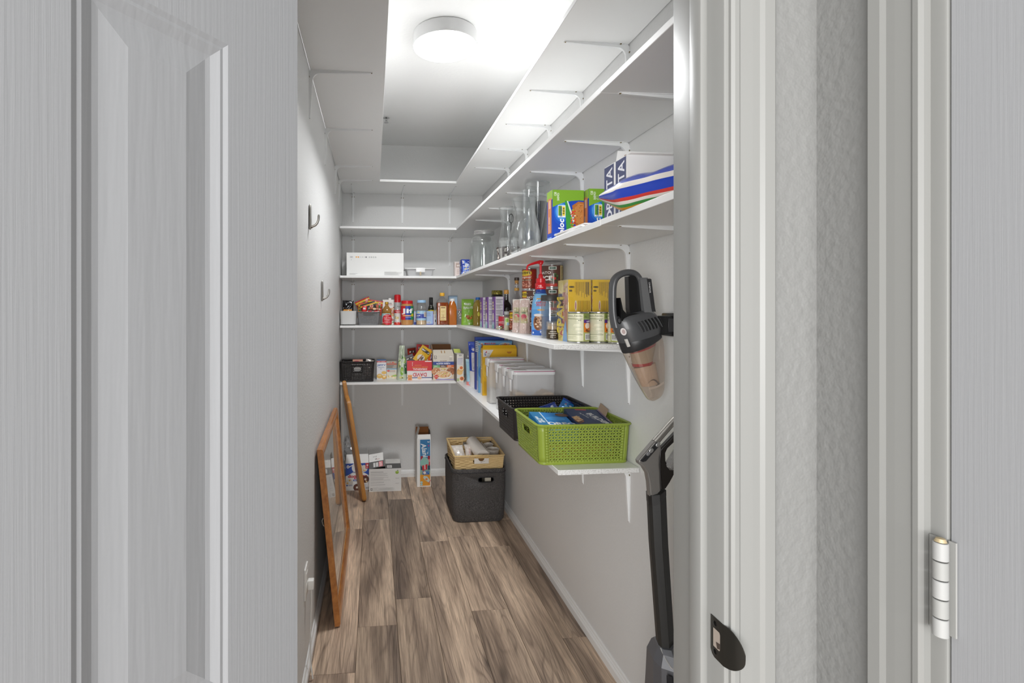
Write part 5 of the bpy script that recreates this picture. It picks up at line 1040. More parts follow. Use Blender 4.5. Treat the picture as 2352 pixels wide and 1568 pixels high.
p.rect(0, .76, 1, 1, '#1a3fb4'); p.lines(.1, .93, .8, .98, 2, '#5a78d0'); p.poly([(.05, .8), (.3, .95), (.4, .9), (.2, .77)], '#3a62d4'); p.rect(0, .36, .14, .76, '#2444ae'); p.rect(.14, .37, .95, .74, '#d4d2d6'); p.lines(.18, .40, .9, .72, 12, '#85838c', .4); p.rect(.14, .355, .98, .37, '#2444ae'); p.bars(.35, .18, .75, .26, 9); p.done('front_print', r)
def cereal(label, x0, x1, y0, d, h, body, side, rz=0):
    t, w, d, h = carton('cereal_box', label, x0, x1, y0, d, ZR, h, body, 'box', rz); return t, w, d, h
t, w, d, h = cereal('dark blue cereal box at the back of the row', .682, .880, 3.42, .045, .352, '#1b3a9c', 0); p = front(w, d, h); p.rect(0, .95, 1, 1, '#24479f'); p.done('front_print', t)
t, w, d, h = cereal('light blue cereal box with red MAKE FUN lettering', .674, .897, 3.29, .052, .335, '#6fa5cf', 0)
p = front(w, d, h); p.rect(0, .982, 1, 1, '#4f87b8'); p.text('MAKE FUN', .34, .945, .32, .036, '#c8283c', .03); p.text('FAMILY', .30, .895, .24, .036, '#c8283c', .03); p.blobs(.02, .90, .15, .97, 10, .016, ['#7a4a34', '#d9c8b8', '#b5603c']); p.ell(.80, .89, .22, .075, '#d4dce4', 20); p.ell(.80, .90, .18, .06, '#a9b8c8', 20); p.blobs(.70, .89, .92, .965, 16, .018, ['#d98a5c', '#e0b08a', '#c96a5a', '#e6d4c4']); p.ell(.3, .4, .3, .2, '#3f7fc0', 20); p.done('front_print', t)
p = left(w, d, h); p.rect(0, 0, 1, 1, '#5a93c4'); p.text('cereal', .5, .88, .22 * h / d, .4, '#e2ebf4', .02, 0, 90); p.rect(.15, .5, .85, .76, '#b9c8dc'); p.lines(.2, .52, .8, .75, 10, '#7a8aa8', .4); p.rect(0, 0, 1, .22, '#a9b6d4'); p.done('side_print', t)
t, w, d, h = cereal('bright yellow cereal box with a white corner flash, open at the top', .677, .897, 3.18, .050, .294, '#dfae12', 0)
p = front(w, d, h); p.poly([(.02, .97), (.32, .97), (.20, .82), (.02, .82)], '#dcd9d4'); p.text('G', .085, .885, .05, .07, '#2a4a9c', .03, .2); p.ell(.115, .925, .015, .02, '#c8343c'); p.lines(.15, .88, .24, .91, 1, '#b5b2b0'); p.poly([(.70, .93), (.86, .93), (.82, .89), (.74, .89)], '#b5741c'); p.ell(.22, .55, .22, .22, '#e6bc3a', 20); p.ell(.22, .55, .14, .14, '#d9a012', 20); p.poly([(.12, .6), (.18, .62), (.16, .5), (.12, .48)], '#3a2f24'); p.lines(.03, .04, .2, .30, 10, '#b8871a', .35); p.done('front_print', t)
p = left(w, d, h); p.rect(0, 0, 1, 1, '#d9b44a'); p.rect(.1, .55, .9, .9, '#e6d8a8'); p.lines(.15, .57, .85, .88, 10, '#a38a4a', .4); p.rect(0, .0, 1, .25, '#d8cdb8'); p.done('side_print', t)
flap(t, (-w / 2, -d / 2, h), (w / 2, -d / 2, h), (0, .45, .9), .022, C('#dfae12', .45), KRAFT); flap(t, (w / 2, d / 2, h), (-w / 2, d / 2, h), (0, -.1, 1), .016, C('#b9b4ac', .5), KRAFT)
CERL = textured('cereal_rings', '#b98f58', .8, (120, 120, 120), 1.0, .006, 2, two='#e0c292', contrast=(.42, .6))
def cereal_keeper(label, y0, lvl, h=.250, grain=None, x0=.668):
    w, d = .206, .104; t = thing('cereal_keeper', label, 'container', (x0 + w / 2, y0 + d / 2, ZR), 0)
    b = MB(); b.rings([rrect(w * .955, d * .90, .014, 0), rrect(w * .96, d * .92, .016, .003), rrect(w * .985, d * .97, .017, h - .03), rrect(w * .985, d * .97, .017, h - .018)], MILKY, cap1=False); obj('tub', b, t)
    if lvl:
        b = MB(); z1 = lvl
        b.grid(lambda u, v: (w * .92 * (u - .5), d * .84 * (v - .5), max(.012, z1 * (.62 + .35 * abs(math.sin(4.2 * u + 1.1))) + .006 * noise.noise(Vector((u * 22, v * 9, 2))))), 26, 8, grain or CERL)
        for f_, s_ in ((0, -1), (1, 1)): b.grid(lambda u, v: (w * .92 * (u - .5), s_ * d * .42, .006 + v * (max(.012, z1 * (.62 + .35 * abs(math.sin(4.2 * u + 1.1)))) - .006)), 26, 2, grain or CERL)
        for s_ in (-1, 1): b.grid(lambda u, v: (s_ * w * .46, d * .84 * (u - .5), .006 + v * z1 * .8), 4, 2, grain or CERL)
        obj('cereal', b, t)['kind'] = 'stuff'
    LID = C('#e4e4e4', .35); b = MB(); b.rings([rrect(w, d, .018, h - .022), rrect(w + .002, d + .002, .019, h - .020), rrect(w + .002, d + .002, .019, h - .006), rrect(w - .006, d - .006, .016, h), rrect(w - .012, d - .012, .014, h - .001)], LID); obj('lid', b, t)
    b = MB(); b.rbox(-w * .18, w / 2 - .012, -d / 2 + .012, d / 2 - .012, h - .0005, h + .0025, C('#dededf', .35), .002); obj('pour_flap', b, t)
    b = MB(); b.tube((lambda P: P[-4:] + P[:9])([Vector(q) for q in rrect(w + .0022, d + .0022, .019, h - .0055)]), .0016, C('#a8486e', .5), 5); obj('seal_ring', b, t)['label'] = 'maroon rubber seal line'
    b = MB(); b.rbox(-w / 2 - .0055, -w / 2 - .001, -d * .36, d * .36, h - .045, h - .003, LID, .0018); b.rbox(-w / 2 - .0045, -w / 2 - .0008, -d * .16, d * .16, h - .105, h - .047, LID, .0018); obj('clip', b, t)
    return t
OATS = textured('oats', '#b9b4aa', .8, (160, 160, 160), .9, .004, 2, two='#d9d6ce', contrast=(.4, .6))
cereal_keeper('clear lidded cereal container, farthest of four, next to the yellow box', 2.885, .085, .258, OATS, .655)
cereal_keeper('clear lidded cereal container, second of four from the yellow box', 2.675, .0, .250, None, .660)
cereal_keeper('clear lidded cereal container, third of four from the yellow box', 2.530, .06, .250, OATS, .662)
cereal_keeper('clear lidded cereal container with oat rings, nearest the black basket', 2.390, .150, .250, CERL, .660)
plastic_basket('black_basket', 'black plastic basket overhanging the shelf edge behind the green one', .333, .290, .135, (.7345, 2.205, T5), BK, (.0125, .0125), .50, 'sq', ('l', 'r'), .95, .02, True, .005)
GRN = C('#8c9e3a', .38)
plastic_basket('green_basket', 'lime green perforated plastic basket at the near end of the lowest shelf', .335, .300, .140, (.7345, 1.885, T5), GRN, (.0112, .0098), .64, 'tri', ('l', 'r'), .95, .022, True, .0058, slot_z=(.60, .80), slot_w=.40)
for nm, (x, y, z, rz, ti, le, lab) in enumerate(((.800, 2.17, T5 + .058, .3, -.2, -.9, 'shiny blue cookie packet on the left of the black basket'), (.838, 2.235, T5 + .052, -.5, .5, -.7, 'shiny blue cookie packet with orange print at the back of the black basket'), (.862, 2.125, T5 + .055, .1, .1, -.6, 'small light blue packet at the right of the black basket'))):
    r, p = pouch('cookie_packet', lab, .085 if nm < 2 else .035, .095 if nm < 2 else .05, .028, (x, y, z), C(['#1c49b4', '#2f7fc8', '#3f9ad4'][nm], .18, .2, .6), rz, ti, le, 'packet', 50 + nm, .010, False, 1.0)
    p.blobs(.2, .2, .85, .8, 9, .09, ['#4aa4e0', '#b5482c', '#e6ecf4', '#1c3fa4', '#7cc4ee']); p.rect(0, .9, 1, 1, '#1a3f9c'); p.done('front_print', r)
# two snack boxes lying in the green basket on other packets
t, w, d, h = carton('cookie_bar_box', 'light blue cookie bar box lying on the left in the green basket', -.0675, .0675, -.095, .19, 0, .045, '#2a86cf', group=None); t.location = (.669, 1.885, T5 + .078); t.rotation_euler = (.14, .05, -.02)
p = top(w, d, h); p.rect(0, 0, .30, 1, '#2a78a8'); p.poly([(.28, 0), (.31, 0), (.31, 1), (.28, 1)], '#cfe0ea'); p.text('GLUTEN FREE', .10, .55, .5, .07, '#e6f0f4', .02, 0, -90); p.text('BARS', .19, .5, .3, .06, '#e6f0f4', .02, 0, -90); p.ell(.60, .62, .28, .12, '#3f9be0', 18)
p.text('OREO', .66, .34, .78, .16, '#f2f4f6', .05, 0, 0); p.ell(.9, .85, .2, .1, '#6a4a34'); p.done('top_print', t)
t, w, d, h = carton('protein_bar_box', 'navy blue protein bar box lying on the right in the green basket', -.069, .069, -.105, .21, 0, .045, '#22365c'); t.location = (.8145, 1.890, T5 + .082); t.rotation_euler = (.16, .05, -.04)
p = top(w, d, h); p.rect(.30, .93, .62, .99, '#b5303a'); p.text('BUILDERS', .74, .50, .60 * d / w, .15 * w / d * 1.1, '#e3e2e0', .05, 0, -72); p.text('PROTEIN', .55, .58, .42, .035, '#c9c8cc', .0, 0, -72); p.text('20g PROTEIN', .40, .66, .40, .04, '#dcdbd8', .03, 0, -72)
p.poly([(-.01, .55), (.18, .62), (.26, .42), (.06, .32)], '#d9b07c'); p.poly([(-.01, .46), (.06, .32), (.26, .42), (.24, .34), (.07, .23), (-.01, .34)], '#5f3a24'); p.blobs(.0, .3, .25, .6, 22, .02, ['#b5703f', '#e0c090', '#8a4f2c']); p.ell(.45, .14, .16, .08, '#6fb0d0'); p.rect(.94, .0, 1, 1, '#7a6a86'); p.blobs(.93, .05, 1, .7, 8, .02, ['#c9a06a', '#e0d8d4']); p.done('top_print', t)
flap(t, (w / 2, -d / 2 + .13, h), (w / 2, d / 2, h), (.3, .1, .9), .030, C('#a08a74', .7), C('#a08a74', .7))
t, w, d, h = carton('snack_carton', 'orange and yellow carton under the two boxes in the green basket', .612, .866, 1.785, .20, T5 + .011, .050, '#c9882c'); p = front(w, d, h); p.blobs(.02, .1, .98, .9, 20, .12, ['#e0b83a', '#b5482c', '#2f7fc0', '#e6dcc8']); p.done('front_print', t)

# ================================================================== on the floor
t = thing('donut_box', 'open white and blue mini donut box standing behind the wooden board', 'box', (-.123, 4.02, 0), .03); w, d, h = .178, .11, .205
open_box(t, w, d, h, WHITEC, C('#6a3f26', .8)); p = front(w, d, h)
p.poly([(0, .54), (0, 1), (1, 1), (1, .54), (.88, .60), (.5, .78), (.14, .58)], '#1c4db0'); p.ell(.48, .84, .22, .20, '#e6e4e0', 20); p.ell(.10, .88, .06, .06, '#e9eaee'); p.text('O', .10, .88, .07, .07, '#2a4a9c'); p.poly([(.12, .87), (.30, .96), (.32, .93), (.15, .85)], '#e6e4e0'); p.ell(.78, .80, .15, .13, '#dcd8d0', 16); p.ell(.76, .80, .04, .03, '#b9a27a'); p.blobs(.62, .66, .88, .84, 8, .04, ['#e0c07a', '#e6e2da', '#d9a84a'])
p.text('hostess', .48, .68, .42, .07, '#22408f', .02); p.text('donettes', .50, .53, .82, .135, '#eceae6', .08); p.text('donettes', .50, .53, .80, .12, '#bf2436', .045); p.rect(.36, .42, .64, .48, '#c02a5c'); p.text('frosted', .5, .45, .2, .04, '#f0d8e2'); p.rect(.32, .345, .68, .405, '#27479f'); p.text('MINI DONUTS', .5, .375, .3, .035, '#e2e8f4', .02)
p.ell(.16, .30, .15, .13, '#dbd8d2', 16); p.ell(.17, .38, .04, .035, '#d9aa4a'); p.ell(.08, .28, .035, .03, '#d9aa4a')
for cx, cy, r in ((.84, .40, .135), (.48, .11, .135)): p.disc(cx, cy, r, '#4a2418'); p.disc(cx, cy + .01, r * .85, '#5f3224'); p.disc(cx, cy, r * .30, '#d9cfc4')
p.poly([(.84, .36), (.94, .32), (.86, .27)], '#e3c690'); p.rect(.03, .17, .09, .22, '#27479f'); p.lines(.12, .17, .34, .22, 2, '#6a7cb0'); p.lines(.72, .1, .95, .22, 4, '#9aa0b4', .3); p.lines(.02, .02, .22, .035, 1, '#a9a6a0'); p.bars(.84, .02, .98, .14, 9); p.rect(.84, .80, .99, 1, '#c4283a'); p.ell(.92, .92, .04, .035, '#ecd4d8'); p.lines(.87, .82, .97, .87, 2, '#f0d8da'); p.done('front_print', t)
flap(t, (-w / 2, -d / 2, h), (w / 2, -d / 2, h), (0, .55, .85), .07, WHITEC, C('#8a5a3c', .7)); flap(t, (w / 2, -d / 2, h), (w / 2, d / 2, h), (-.05, .3, 1), .09, C('#8f8c88', .6), C('#7a776f', .7)); flap(t, (w / 2, d / 2, h), (-w / 2, d / 2, h), (0, -.3, .6), .05, C('#6a3f26', .8), C('#6a3f26', .8)); flap(t, (-w / 2, d / 2, h), (-w / 2, -d / 2, h), (-.15, .0, 1), .05, C('#c9c8c6', .5), C('#b5b3b0', .6))
pl = thing('plastic_wrap', 'crumpled clear plastic wrap in the corner behind the donut box', 'wrap', (-.207, 4.165, 0)); b = MB()
def crump(u, v):
    a = 2 * PI * u; r = (.030 + .012 * math.sin(3 * a)) * math.sin(PI * min(.97, v * .9 + .06)) ** .5; q = Vector((math.cos(a) * r, math.sin(a) * r * .8, .335 * v))
    return q + Vector((noise.noise(q * 45), noise.noise(q * 45 + Vector((5, 0, 0))), noise.noise(q * 38 + Vector((0, 5, 0))))) * .022
b.grid(crump, 22, 22, glass('wrap_film', '#f0f0f0', .6, .15, .12, .35, '#dddddd')); obj('film', b, pl); zmin = min(v[2] for v in b.v); pl.location.z = -zmin + .001
t = thing('shipping_box', 'white carton with grey flaps and a green apple mark, open on top', 'box', (.088, 4.00, 0), .0); w, d, h = .243, .16, .172
open_box(t, w, d, h, C('#dddddb', .5), C('#55544f', .8)); p = front(w, d, h)
p.lines(.05, .84, .62, .87, 1, '#8f908f', .6); p.lines(.05, .68, .68, .81, 3, '#b9bab9', .3); p.lines(.05, .48, .70, .64, 4, '#b9bab9', .3); p.lines(.05, .36, .64, .44, 2, '#b9bab9', .3); p.lines(.05, .28, .5, .31, 1, '#b5b6b5', .5); p.ell(.87, .82, .055, .065, '#8fae3a', 16); p.ell(.85, .855, .035, .03, '#a9c45a'); p.ell(.89, .855, .035, .03, '#a9c45a'); p.poly([(.868, .88), (.876, .93), (.884, .93), (.876, .88)], '#4a4a30'); p.ell(.895, .915, .02, .012, '#5a7a2c')
p.lines(.82, .56, .96, .58, 1, '#a9aaa8', .6); p.lines(.82, .33, .95, .36, 2, '#b5b6b4'); p.rect(.05, .05, .105, .16, '#4a4a48'); p.rect(.062, .07, .095, .12, '#dddddb'); p.ell(.078, .145, .012, .018, '#dddddb'); p.rect(.13, .05, .29, .17, '#9a9b99'); p.rect(.134, .057, .286, .163, '#dddddb'); p.lines(.15, .08, .27, .15, 4, '#b9bab8', .35); p.lines(.31, .05, .85, .17, 6, '#b5b6b4', .3); p.done('front_print', t)
GF = C('#5f5f5e', .6); W2 = C('#dcdbd8', .5)
def printed_flap(p0, p1, n, ln, fn, th=.0014):
    f = flap(t, p0, p1, n, ln, GF, C('#b9b3a6', .6), th); p0, p1 = Vector(p0), Vector(p1); nn = Vector(n).normalized()
    pr = Print(plane_fn(p0 + (p1 - p0) * .03, (p1 - p0) * .94, nn * ln), (p1 - p0).length / ln); fn(pr); pr.done('top_print', f)
def pf1(q): q.rect(0, .45, 1, 1, '#dcdbd8'); q.text('# # #', .42, .80, .25, .10, '#5a5a58', .02); q.text('##', .48, .62, .12, .12, '#5a5a58', .02); q.lines(.5, .55, .75, .62, 1, '#b5706a'); q.rect(.66, .03, .94, .40, '#c9525a'); q.lines(.70, .06, .90, .36, 5, '#ecd0d0'); q.rect(.28, .06, .42, .36, '#c9c9c7'); q.rect(.46, .06, .62, .36, '#c9c9c7')
def pf2(q): q.rect(0, .52, 1, 1, '#d9d8d5'); q.lines(.05, .58, .95, .97, 9, '#bdbcb8', .3); q.rect(.10, .06, .42, .34, '#d9d8d5'); q.lines(.14, .1, .38, .3, 4, '#9a9a96')
printed_flap((-w / 2, -d / 2, h), (-.006, -d / 2 + .02, h + .012), (-.05, .62, .78), .112, pf1)
printed_flap((.0, -d / 2, h), (w / 2, -d / 2, h), (0, .93, .36), .112, pf2)
b = MB(); b.rbox(-w / 2 + .004, w / 2 - .004, d / 2 - .012, d / 2 - .006, h - .03, h + .004, C('#c9c6be', .6), .001, 1); obj('rear_flap', b, t)
t = thing('drink_case', 'tall narrow blue and orange drink case with torn brown top', 'box', (.388, 4.055, 0), .03); w, d, h = .108, .12, .372
open_box(t, w, d, h, WHITEC, C('#7a4a20', .85), .002); p = front(w, d, h)
p.rect(.22, .02, .95, .98, '#2f78ad'); p.rect(.22, .02, .95, .98, '#2f78ad')
for k in range(10): p.rect(.22, .25 + .05 * k, .95, .305 + .05 * k, ['#9aa98a', '#8fb0a4', '#8ab4b4', '#82b0ba', '#74a6ba', '#649cba', '#5592b8', '#4788b4', '#3c80b0', '#347aae'][k])
p.rect(.22, .02, .95, .25, '#e0982a'); p.text('Alani', .53, .76, .30 * h / w, .32 * w / h * 1.15, '#eef2f4', .02, .15, -80); p.text('nu', .76, .70, .14, .03, '#dfe8ee', .02, 0, -90); p.text('24', .83, .93, .10, .05, '#e9eef2', .03, 0, -90); p.ell(.83, .85, .05, .018, '#c0458a'); p.lines(.79, .66, .87, .82, 3, '#9ac0d8', .3, True)
for x, c in ((.26, 0), (.78, 1)): p.rect(x, .56, x + .16, .64, '#a3202c'); p.rect(x, .50, x + .16, .57, '#d98a8c'); p.rect(x, .44, x + .16, .51, '#c23a44'); p.rect(x, .35, x + .16, .44, '#1c4a58')
p.ell(.55, .50, .30, .115, '#8fc0b4', 20); p.poly([(.36, .44), (.76, .47), (.74, .36), (.40, .33)], '#c02a34'); p.poly([(.50, .45), (.60, .46), (.62, .36), (.52, .36)], '#d9b8b4'); p.rect(.40, .25, .88, .325, '#2f6cb4'); p.ell(.55, .29, .10, .03, '#e6dcd4'); p.blobs(.4, .25, .9, .33, 8, .012, ['#1c4a94', '#7ab0d8', '#d98a5c']); p.poly([(.50, .23), (.74, .21), (.95, .12), (.90, .075), (.60, .13), (.44, .19)], '#c4d2cc'); p.ell(.68, .155, .09, .022, '#e0823a'); p.poly([(.84, .06), (.99, .13), (.97, .14), (.82, .075)], '#cf3a3a'); p.ell(.32, .05, .09, .022, '#a9d0d0'); p.ell(.32, .095, .09, .022, '#a9d0d0'); p.done('front_print', t)
flap(t, (-w / 2, -d / 2, h), (w / 2, -d / 2, h), (0, .25, 1), .032, WHITEC, C('#b98a5c', .8)); flap(t, (-w / 2, d / 2, h), (-w / 2, -d / 2, h), (.25, .1, 1), .085, C('#c9c8c4', .5), C('#9a968e', .7)); flap(t, (w / 2, d / 2, h), (-w / 2, d / 2, h), (0, -.1, 1), .068, C('#7a4a20', .85), C('#7a4a20', .85)); flap(t, (w / 2, -d / 2, h), (w / 2, d / 2, h), (-.05, .3, 1), .06, C('#8a8a86', .6), C('#7a776f', .7))
# felt bin with a paper-wicker basket in its mouth
t = thing('felt_bin', 'charcoal grey felt storage bin on the floor against the right wall', 'bin', (.683, 3.485, 0)); w, d, h = .352, .40, .345
b = MB(); b.rings([rrect(w - .030, d - .03, .05, 0, 8), rrect(w - .012, d - .012, .055, .012, 8), rrect(w - .004, d - .004, .055, .10, 8), rrect(w + .002, d + .002, .055, .22, 8), rrect(w, d, .052, .31, 8), rrect(w + .004, d + .004, .052, .328, 8), rrect(w + .004, d + .004, .052, .342, 8), rrect(w - .002, d - .002, .05, .346, 8), rrect(w - .012, d - .012, .046, .343, 8), rrect(w - .014, d - .014, .046, .30, 8), rrect(w - .014, d - .014, .05, .02, 8), rrect(w - .05, d - .05, .05, .010, 8)], FELT)
body = obj('felt_body', b, t)
cb = MB(); cb.rings([[(x, y, z) for x, z in arc(.052, .2755, .0145, -90, 90, 6) + arc(-.020, .2755, .0145, 90, 270, 6)] for y in (-.26, -.14)], FELT); cb.xf(Matrix.Translation((.024, 0, 0))); body.parent = None; boolean_cut(body, cb); body.parent = t
b = MB(); b.tube([(x + .024, -d / 2 - .0005, z) for x, z in arc(.052, .2755, .0155, -90, 90, 6) + arc(-.020, .2755, .0155, 90, 270, 6)], .0022, C('#1f1f22', .9), 6, True); obj('slot_stitching', b, t)
b = MB(); b.tube([Vector(q) for q in rrect(w + .006, d + .006, .053, .3215, 8)], .0018, C('#2a2a2e', .95), 5, True); obj('hem_seam', b, t)
k = thing('wicker_basket', 'low tan woven paper basket sitting in the mouth of the felt bin', 'basket', (.683, 3.483, .328)); k.rotation_euler = (.075, 0, 0); W, D, HH = .318, .350, .118
b = MB()
def strand(p0, p1, nrm, z, ph, n=9):
    P = []; L = (Vector(p1) - Vector(p0)); m = n * 3
    for q in range(m + 1): P.append(Vector(p0) + L * (q / m) + Vector(nrm) * (.0028 * math.sin(PI * q / 3 + ph) + .002) + Vector((0, 0, z + .0012 * noise.noise(Vector((q * .7, z * 90, ph))))))
    b.tube(P, .0062, WICKER, 6, False, flat=.42, up=tuple(Vector(nrm)))
rows = 11
for j in range(rows):
    z = .006 + j * (HH - .014) / rows; ph = PI * (j % 2); f = (.96 + .04 * j / rows)
    for p0, p1, nrm in (((-W / 2, -D / 2), (W / 2, -D / 2), (0, -1)), ((W / 2, -D / 2), (W / 2, D / 2), (1, 0)), ((W / 2, D / 2), (-W / 2, D / 2), (0, 1)), ((-W / 2, D / 2), (-W / 2, -D / 2), (-1, 0))):
        a, c = Vector((*p0, 0)) * f, Vector((*p1, 0)) * f; nv = (*nrm, 0)
        if nrm[0] == 0 and 6 <= j <= 8 and True:
            for s0, s1 in ((0, .37), (.65, 1)): strand(a + (c - a) * s0, a + (c - a) * s1, nv, z, ph, 4)
        else: strand(a, c, nv, z, ph, 9)
obj('woven_walls', b, k)
b = MB(); b.tube([Vector((*q[:2], HH - .004)) for q in rrect(W + .008, D + .008, .008, 0, 2)], .0072, WICKER, 8, True, flat=.7); obj('rim', b, k)
b = MB(); b.rbox(-W / 2 + .008, W / 2 - .008, -D / 2 + .01, D / 2 - .01, .0, .005, WICKER, .002); obj('base', b, k)
for s_ in (-1, 1):
    b = MB(); b.rbox(-.026, .064, s_ * (D / 2 + .004) - .004, s_ * (D / 2 + .004) + .005, HH - .021, HH + .002, textured('handle_wrap', '#c9a970', .7, (30, 30, 500), .5, .002, 2), .003); b.xf(Matrix.Translation((-.003, 0, 0))); obj('handle_wrap', b, k)
b = MB(); b.rbox(-.034, .062, -D / 2 - .0060, -D / 2 - .0035, HH - .056, HH - .019, C('#d9d4cc', .6), .0008, 1); b.poly([(x, -D / 2 - .0064, z) for x, z in arc(.012, HH - .020, .020, 180, 360, 8)], C('#6a4a24', .8)); b.poly([(.006, -D / 2 - .0064, HH - .048), (.036, -D / 2 - .0064, HH - .037), (.037, -D / 2 - .0064, HH - .039), (.008, -D / 2 - .0064, HH - .050)], C('#8a857c', .7)); obj('paper_tag', b, k)
PAP = textured('paper_towel', '#e6e1da', .85, (180, 180, 180), .35, .002, 2)
t = thing('paper_towel_roll', 'white paper towel roll lying in the tan basket', 'paper roll', (.706, 3.475, .4235)); t.rotation_euler = (.11, 0, .10); b = MB()
b.rings([[(r * math.cos(a), y, r * math.sin(a)) for a in [2 * PI * q / 36 for q in range(36)]] for r, y in ((.013, -.128), (.041, -.130), (.0435, -.126), (.0435, .126), (.041, .130), (.013, .128))], PAP, cap0=False, cap1=False); obj('paper', b, t)
b = MB(); b.rings([[(r * math.cos(a), y, r * math.sin(a)) for a in [2 * PI * q / 20 for q in range(20)]] for r, y in ((.013, -.1285), (.013, .1285))], C('#4a3a2c', .8), cap0=True, cap1=True); obj('cardboard_core', b, t)
for nm, (x, y, z, sx, sy, rz, lab) in enumerate(((.580, 3.40, .353, .085, .15, .1, 'clear wrapped stack of white plates at the left of the tan basket'), (.640, 3.425, .366, .045, .13, -.05, 'crumpled clear packet with red print beside the paper towel roll'))):
    r, p = pouch('wrapped_packet', lab, sx, sy, .05, (x, y, z), [textured('wrapped_paper', '#e3ddd6', .3, (50, 50, 50), .5, .004, 2, 0, .6), FILM][nm] if nm == 0 else textured('wrapped_cutlery', '#d9d0c8', .25, (90, 90, 90), .7, .005, 2, 0, .7), rz, 0, -.95, 'packet', 60 + nm, .008, False, 1.0)
    if nm: p.rect(.55, .08, .9, .16, '#cf6a5a'); p.lines(.5, .2, .85, .6, 6, '#d9a49c', .3)
    else: p.lines(.1, .03, .9, .10, 2, '#9aa0b4')
    p.done('label_print', r)
CUP = glass('frosted_cup', '#efece8', .35, .35, .05, .55, '#dcd6ce')
t = jar('plastic_cup', 'frosted plastic tumbler standing in the right of the tan basket', [(.031, 0), (.034, .003), (.040, .094), (.042, .097), (.040, .097), (.037, .09), (.032, .006), (.001, .005)], CUP, (.797, 3.405, .347), 0, 'cup', 'cup_wall'); t.rotation_euler = (.05, .0, 0)
t = jar('plastic_cup', 'frosted plastic cup tilted behind the front tumbler in the tan basket', [(.028, 0), (.030, .003), (.037, .084), (.038, .087), (.036, .087), (.033, .08), (.028, .006), (.001, .005)], CUP, (.797, 3.525, .356), 0, 'cup', 'cup_wall'); t.rotation_euler = (.12, -.12, 0)
t, w, d, h = carton('napkin_pack', 'flat white napkin pack leaning along the right of the paper towel roll', .7545, .7590, 3.36, .22, .345, .095, '#dfdad3', 'napkins'); t.rotation_euler = (.05, .0, .03)
t, w, d, h = carton('blue_card', 'thin dark blue card standing at the back right of the tan basket', .8305, .8335, 3.575, .07, .350, .085, '#2a3458', 'card')
t, w, d, h = carton('beige_box', 'beige box seen through the hand slot of the felt bin', .722, .762, 3.31, .10, .020, .270, '#b9b2a2', 'box')

# ---- leaning things at the left wall
fr = thing('picture_frame', 'large wooden picture frame with reflecting glass leaning on the left wall', 'picture frame')
FW = wood('orange_wood', '#9a5c26', '#bd7c3c', (9, 40, 40), .35, .4)
n_ = math.atan2(.077, .766); LN = math.hypot(.077, .766); yn, yf = 2.262, 3.215
fr.matrix_world = Matrix(((0, -math.sin(n_), math.cos(n_), -.166), (1, 0, 0, yn), (0, math.cos(n_), math.sin(n_), .0055), (0, 0, 0, 1)))
# local x runs along the wall away from the camera, y up the picture, z out into the room
FL, fw, ft = yf - yn, .046, .026
def member(nm, p, q, w):
    """rounded wooden moulding with mitred ends"""
    p, q = Vector(p), Vector(q); u = (q - p).normalized(); inn = Vector((0, 0, 1)).cross(u); b = MB(); rs = []
    prof = [(0, 0), (0, ft * .7), (.006, ft * .93), (w * .4, ft), (w * .75, ft * .86), (w, ft * .60), (w, 0)]
    for e, s in ((p, 1), (q, -1)): rs.append([e + inn * a + u * (s * a) + Vector((0, 0, z)) for a, z in prof])
    b.rings(rs, FW, smooth=False); o = obj(nm, b, fr); return o
member('frame_side', (0, 0, 0), (FL, 0, 0), fw); member('frame_side', (FL, 0, 0), (FL, LN, 0), fw); member('frame_side', (FL, LN, 0), (0, LN, 0), fw); member('frame_side', (0, LN, 0), (0, 0, 0), fw)
b = MB(); b.box(fw - .006, FL - fw + .006, fw - .006, LN - fw + .006, .004, .007, C('#8a847a', .6)); obj('backing', b, fr)
b = MB(); e = .055; b.rings([[(x, y, .0085) for x, y in ((fw - .004, fw - .004), (FL - fw + .004, fw - .004), (FL - fw + .004, LN - fw + .004), (fw - .004, LN - fw + .004))], [(x, y, .0085) for x, y in ((fw + .02, fw + .02), (FL - fw - .02, fw + .02), (FL - fw - .02, LN - fw - .02), (fw + .02, LN - fw - .02))]], C('#d9c6a2', .5), cap0=False, cap1=False, smooth=False); obj('inner_liner', b, fr)
m, tt, bs = principled('picture_glass'); bs.inputs['Base Color'].default_value = lin('#a8a39b'); bs.inputs['Roughness'].default_value = .6; bs.inputs['Coat Weight'].default_value = 1; bs.inputs['Coat Roughness'].default_value = .015; bs.inputs['Coat IOR'].default_value = 1.9
b = MB(); b.box(fw + .0195, FL - fw - .0195, fw + .0195, LN - fw - .0195, .0072, .0092, m); obj('glazed_picture', b, fr)
b = MB(); b.tube([(.0, .44, -.002), (-.004, .45, -.006), (-.004, .465, -.008), (.0, .475, -.003)], .0018, STEEL, 6); obj('hanging_ring', b, fr)
bd = thing('cutting_board', 'long honey wood paddle board leaning in the corner beside the donut box', 'cutting board')
BW = wood('honey_wood', '#a9702f', '#c98f48', (45, 45, 3), .4, .2)
a0, a1 = Vector((-.058, 3.705, .004)), Vector((-.196, 3.712, .862)); zz = (a1 - a0).normalized(); xx = Vector((-.22, .97, 0)); xx = (xx - zz * xx.dot(zz)).normalized(); yy = zz.cross(xx)
bd.matrix_world = Matrix(((xx.x, yy.x, zz.x, a0.x), (xx.y, yy.y, zz.y, a0.y), (xx.z, yy.z, zz.z, a0.z), (0, 0, 0, 1)))
